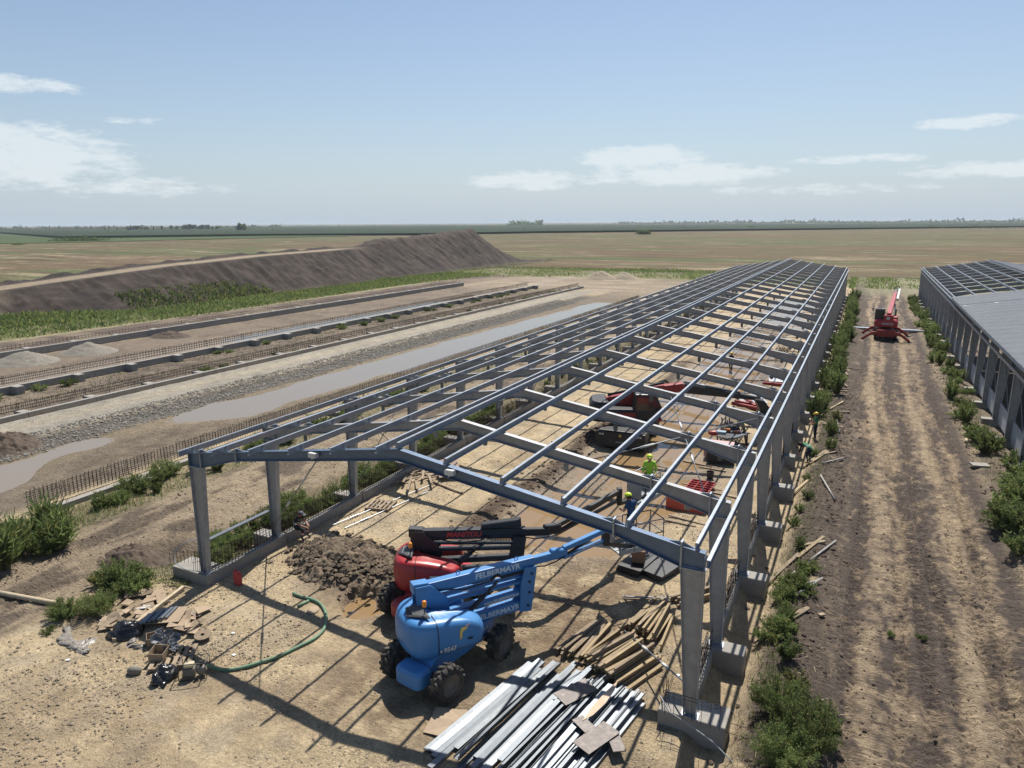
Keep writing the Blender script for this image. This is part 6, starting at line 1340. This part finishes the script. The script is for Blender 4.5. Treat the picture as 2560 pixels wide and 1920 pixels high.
# grass nobody could count
def grass(name, n, fx_, hmin, hmax, wd, seed, label, mats_=(LEAF, LEAFD, LEAFY), dry=.12, lean=.35, zf=None):
    r_ = np.random.RandomState(seed); x, y = fx_(r_, n); z = (height(x, y) if zf is None else zf(x, y))-.05
    h = (hmin+(hmax-hmin)*r_.rand(len(x)))*(.5+fbm(x*.25, y*.25, 3, seed)); d = r_.normal(size=(len(x), 3))*lean; d[:, 2] = 1; d /= np.linalg.norm(d, axis=1)[:, None]
    a = r_.rand(len(x))*6.28; s_ = np.stack([np.cos(a), np.sin(a), 0*a], 1)*(wd*(.5+r_.rand(len(x))))[:, None]; p = np.stack([x, y, z], 1)
    v = np.stack([p-s_, p+s_, p+d*h[:, None]+s_*.6, p+d*h[:, None]-s_*.3], 1).reshape(-1, 3)
    nn_ = fbm(x*.12, y*.12, 3, seed+9); idx = np.where(r_.rand(len(x)) < dry, 2, (r_.rand(len(x)) < .2+.9*(nn_-.3)).astype(int))
    return put(name, mesh_quads(name, v, mats_, idx), kind='stuff', label=label)
grass('tall_grass', 60000, lambda r_, n: ((lambda y: (np.interp(y, [30, 60, 75, 100, 130, 165], [-92, -90, -89, -90, -91, -86])-r_.rand(n)**.8*np.interp(y, [30, 60, 75, 130, 165], [20, 19, 13, 11, 22]), y))(r_.uniform(30, 168, n))),   .15, .70, .11, 5, 'green grass strip along the foot of the earth mound', zf=lambda x, y: np.interp(x, [-112, -104, -100], [1.2, .1, -.2]))
grass('tall_grass', 34000, lambda r_, n: ((lambda x: (x, np.interp(x, [-100, -80, -58, -40, -20, 40], [150, 160, 170, 168, 160, 160])+r_.rand(n)*np.interp(x, [-100, -60, -20, 40], [45, 34, 30, 34])))(r_.uniform(-104, 40, n))), .2, .8, .13, 6, 'belt of weeds between the far end of the site and the stubble', zf=lambda x, y: x*0-.35, dry=.15)
grass('tall_grass', 2200, lambda r_, n: (r_.uniform(-109, -103.5, n), r_.uniform(74, 104, n)), .2, .75, .12, 7, 'green scrub climbing the flank of the earth mound', zf=lambda x, y: np.interp(x, [-109, -104], [2.6, .3]))
grass('ground_weeds', 34000, lambda r_, n: (np.where(r_.rand(n) < .5, r_.uniform(-24.4, -21.8, n), r_.uniform(-33.2, -30.4, n)), 16+r_.rand(n)**1.6*75), .06, .28, .013, 8, 'short weeds on the soil between the plots')
grass('ground_weeds', 16000, lambda r_, n: (np.where(r_.rand(n) < .5, r_.normal(-1.5, .35, n), r_.normal(7.3, .5, n)), 15.5+r_.rand(n)*95), .06, .28, .012, 9, 'short weeds along both edges of the track', dry=.3)
grass('ground_weeds', 12000, lambda r_, n: (r_.choice([-53.4, -60.0, -79.5, -57], n)+r_.normal(0, .9, n), r_.uniform(20, 132, n)), .05, .22, .035, 10, 'short weeds scattered over the unbuilt plots', dry=.3)
# dry stalks lying about on the track and spoil bank
def straws(r_):
    pass
r_ = np.random.RandomState(4); sx = np.concatenate([r_.normal(-.9, .8, 260), r_.uniform(.5, 8, 200)]); sy = np.concatenate([r_.uniform(15, 50, 260), r_.uniform(18, 60, 200)]); szz = height(sx, sy)+.02; mbs = MB()
for i in range(len(sx)):
    a = r_.rand()*6.28; L_ = .08+.3*r_.rand(); mbs.tube((sx[i], sy[i], szz[i]), (sx[i]+L_*math.cos(a), sy[i]+L_*math.sin(a), szz[i]+.03*r_.rand()), .006, n=3, cap=False)
mbs.build('dry_stalks', mat('straw', (.42, .34, .21), .85), kind='stuff', label='dry stalks strewn along the track and bank')
# ---------------------------------------------------------------- trees and hedges on the plain
def tree_meshes(seed, h, w_, n=1400, ls=.5, slim=False):
    r_ = np.random.RandomState(seed); cl = []
    for k in range(16):
        a = r_.rand()*6.28; rr = w_*.75*np.sqrt(r_.rand()); zc = h*(.32+.58*r_.rand()); cl.append((rr*np.cos(a)*(1-.5*max(0, zc/h-.6)), rr*np.sin(a), zc, w_*(.26+.22*r_.rand())))
    cl = np.array(cl); c_ = cl[r_.randint(len(cl), size=n)]; d = r_.normal(size=(n, 3)); d /= np.linalg.norm(d, axis=1)[:, None]; p = c_[:, :3]+d*c_[:, 3:4]*(r_.rand(n, 1)**.4)*np.array([1, 1, 1.15])
    v = leaves(p, r_.normal(size=(n, 3))/1.7, np.full(n, ls)*(.6+.8*r_.rand(n)), np.full(n, ls*.9), r_); tr = MB(); tr.tube((0, 0, -.5), (0, 0, h*.45), .03*h, .018*h, 7)
    for k in range(4): tr.tube((0, 0, h*(.25+.05*k)), (cl[k][0]*.8, cl[k][1]*.8, cl[k][2]), .012*h, .005*h, 5)
    return mesh_quads('crown', v, (LEAF, LEAFD), (r_.rand(n) < .5).astype(int)), tr
_tr = []
for k in range(4):
    cm, tm = tree_meshes(200+k, 10, (2.6, 3.4, 2.2, 3.9)[k], 1300, 1.0); tmm = tm.mesh('trunk'); tmm.materials.append(BARK); _tr.append((cm, tmm))
def tree(label, group, az, dist, h, k):
    a = R(az); t = thing('tree', label, 'tree', (dist*math.sin(a), dist*math.cos(a), -.6), rnd.uniform(0, 6.28), group); s_ = h/10; t.scale = (s_, s_, s_); put('crown', _tr[k][0], t); put('trunk', _tr[k][1], t)
def azp(px): return math.degrees(math.atan2(*(RW @ np.array([px-1280, 960-566, FPX]))[:2]))
for k, (px, h) in enumerate(((318, 13), (326, 15), (334, 14), (342, 15), (352, 13), (362, 10))): tree('blue grey tree in the small clump at the far left of the horizon', 'small far left clump of trees', azp(px), 1950, h*.85, k % 4)
for k, (px, h) in enumerate(((428, 15), (442, 14), (455, 13), (463, 17), (472, 18), (481, 18), (489, 16), (498, 13), (505, 16), (513, 17), (521, 16), (530, 11), (540, 10))): tree('blue grey tree in the long clump on the left horizon', 'long clump of trees on the left horizon', azp(px), 1950, h*.82, (k*3) % 4)
tree('left one of two tall lone trees on the horizon above the maize', None, azp(598), 1500, 16, 1); tree('right one of two tall lone trees on the horizon above the maize', None, azp(608), 1500, 15.5, 3)
for px, h in ((262, 11), (292, 9), (368, 11), (384, 9), (404, 14), (543, 12), (625, 6)): tree('small lone tree among the hedges on the left horizon', 'small lone trees on the left horizon', azp(px), 1950, h*.8, int(px) % 4)
def hedge(name, az0, az1, dist, h, n, seed, label, dens=.5):
    r_ = np.random.RandomState(seed); az = R(az0)+(R(az1)-R(az0))*r_.rand(n); g = np.clip(fbm(az*90, az*0, 4, seed)*2-dens, 0.05, 1.2); dd = dist*(1+.05*r_.rand(n)); p = np.stack([dd*np.sin(az), dd*np.cos(az), r_.rand(n)*h*g], 1); s_ = h*.55
    return put(name, mesh_quads(name, leaves(p, r_.normal(size=(n, 3))/1.7, np.full(n, s_), np.full(n, s_), r_), (LEAFD,)), kind='stuff', label=label)
hedge('far_wood', -66, -44, 2600, 9, 2600, 1, 'ragged tree line along the left horizon', .35); hedge('far_wood', -44, -18, 3600, 8, 1800, 2, 'low broken tree line along the middle of the horizon', .65); hedge('far_wood', -18, 14, 4200, 17, 3200, 3, 'tree line along the right horizon', .4); hedge('far_wood', -26.6, -24.0, 2900, 15, 500, 4, 'dark wood standing out in the middle of the horizon', .0)
hedge('far_wood', -60, 12, 1350, 4, 1200, 5, 'scattered bushes at the far edge of the maize', .75)
def scrub(label, az, dist, w_, h, n, seed):
    a = R(az); r_ = np.random.RandomState(seed); p = r_.normal(size=(n, 3))*np.array([w_*.4, w_*.2, h*.3]); p[:, 2] = np.abs(p[:, 2])+.1*h; t = thing('field_bush', label, 'bush', (dist*math.sin(a), dist*math.cos(a), -.55), -a); put('crown', mesh_quads('crown', leaves(p, r_.normal(size=(n, 3))/1.7, np.full(n, h*.35), np.full(n, h*.3), r_), (LEAFD, LEAF), (r_.rand(n) < .3).astype(int)), t)
    MB().tube((0, 0, -.3), (0, 0, h*.5), .12, .06, 6).build('trunk', BARK, t)
scrub('round dark bush standing alone in the stubble field', azp(1610), 830, 9, 5, 700, 1); scrub('long low dark hedge at the edge of the green field on the left', azp(195), 740, 26, 4.2, 1200, 2); scrub('small bush at the far left edge of the stubble', azp(38), 640, 6, 2, 300, 3)
for k, px in enumerate((2200, 2330, 2440, 1880)): scrub('small dark bush %s on the right horizon' % ('nearest the middle', 'left of centre', 'right of centre', 'far left')[k], azp(px), 1500, 9, 5, 300, 10+k)
# ---------------------------------------------------------------- the air over the plain
hzm = bpy.data.materials.new('haze_air'); hzm.use_nodes = True; _n = hzm.node_tree.nodes; _n.clear()
_o = _n.new('ShaderNodeOutputMaterial'); _v = _n.new('ShaderNodeVolumePrincipled'); _v.inputs['Color'].default_value = (.80, .90, 1.0, 1); _v.inputs['Density'].default_value = .00009; _v.inputs['Anisotropy'].default_value = 0.0
hzm.node_tree.links.new(_v.outputs[0], _o.inputs['Volume'])
MB().box((0, 4000, 9.2), (24000, 18000, 22.4)).build('haze', hzm, kind='stuff', label='thin pale haze over the plain')
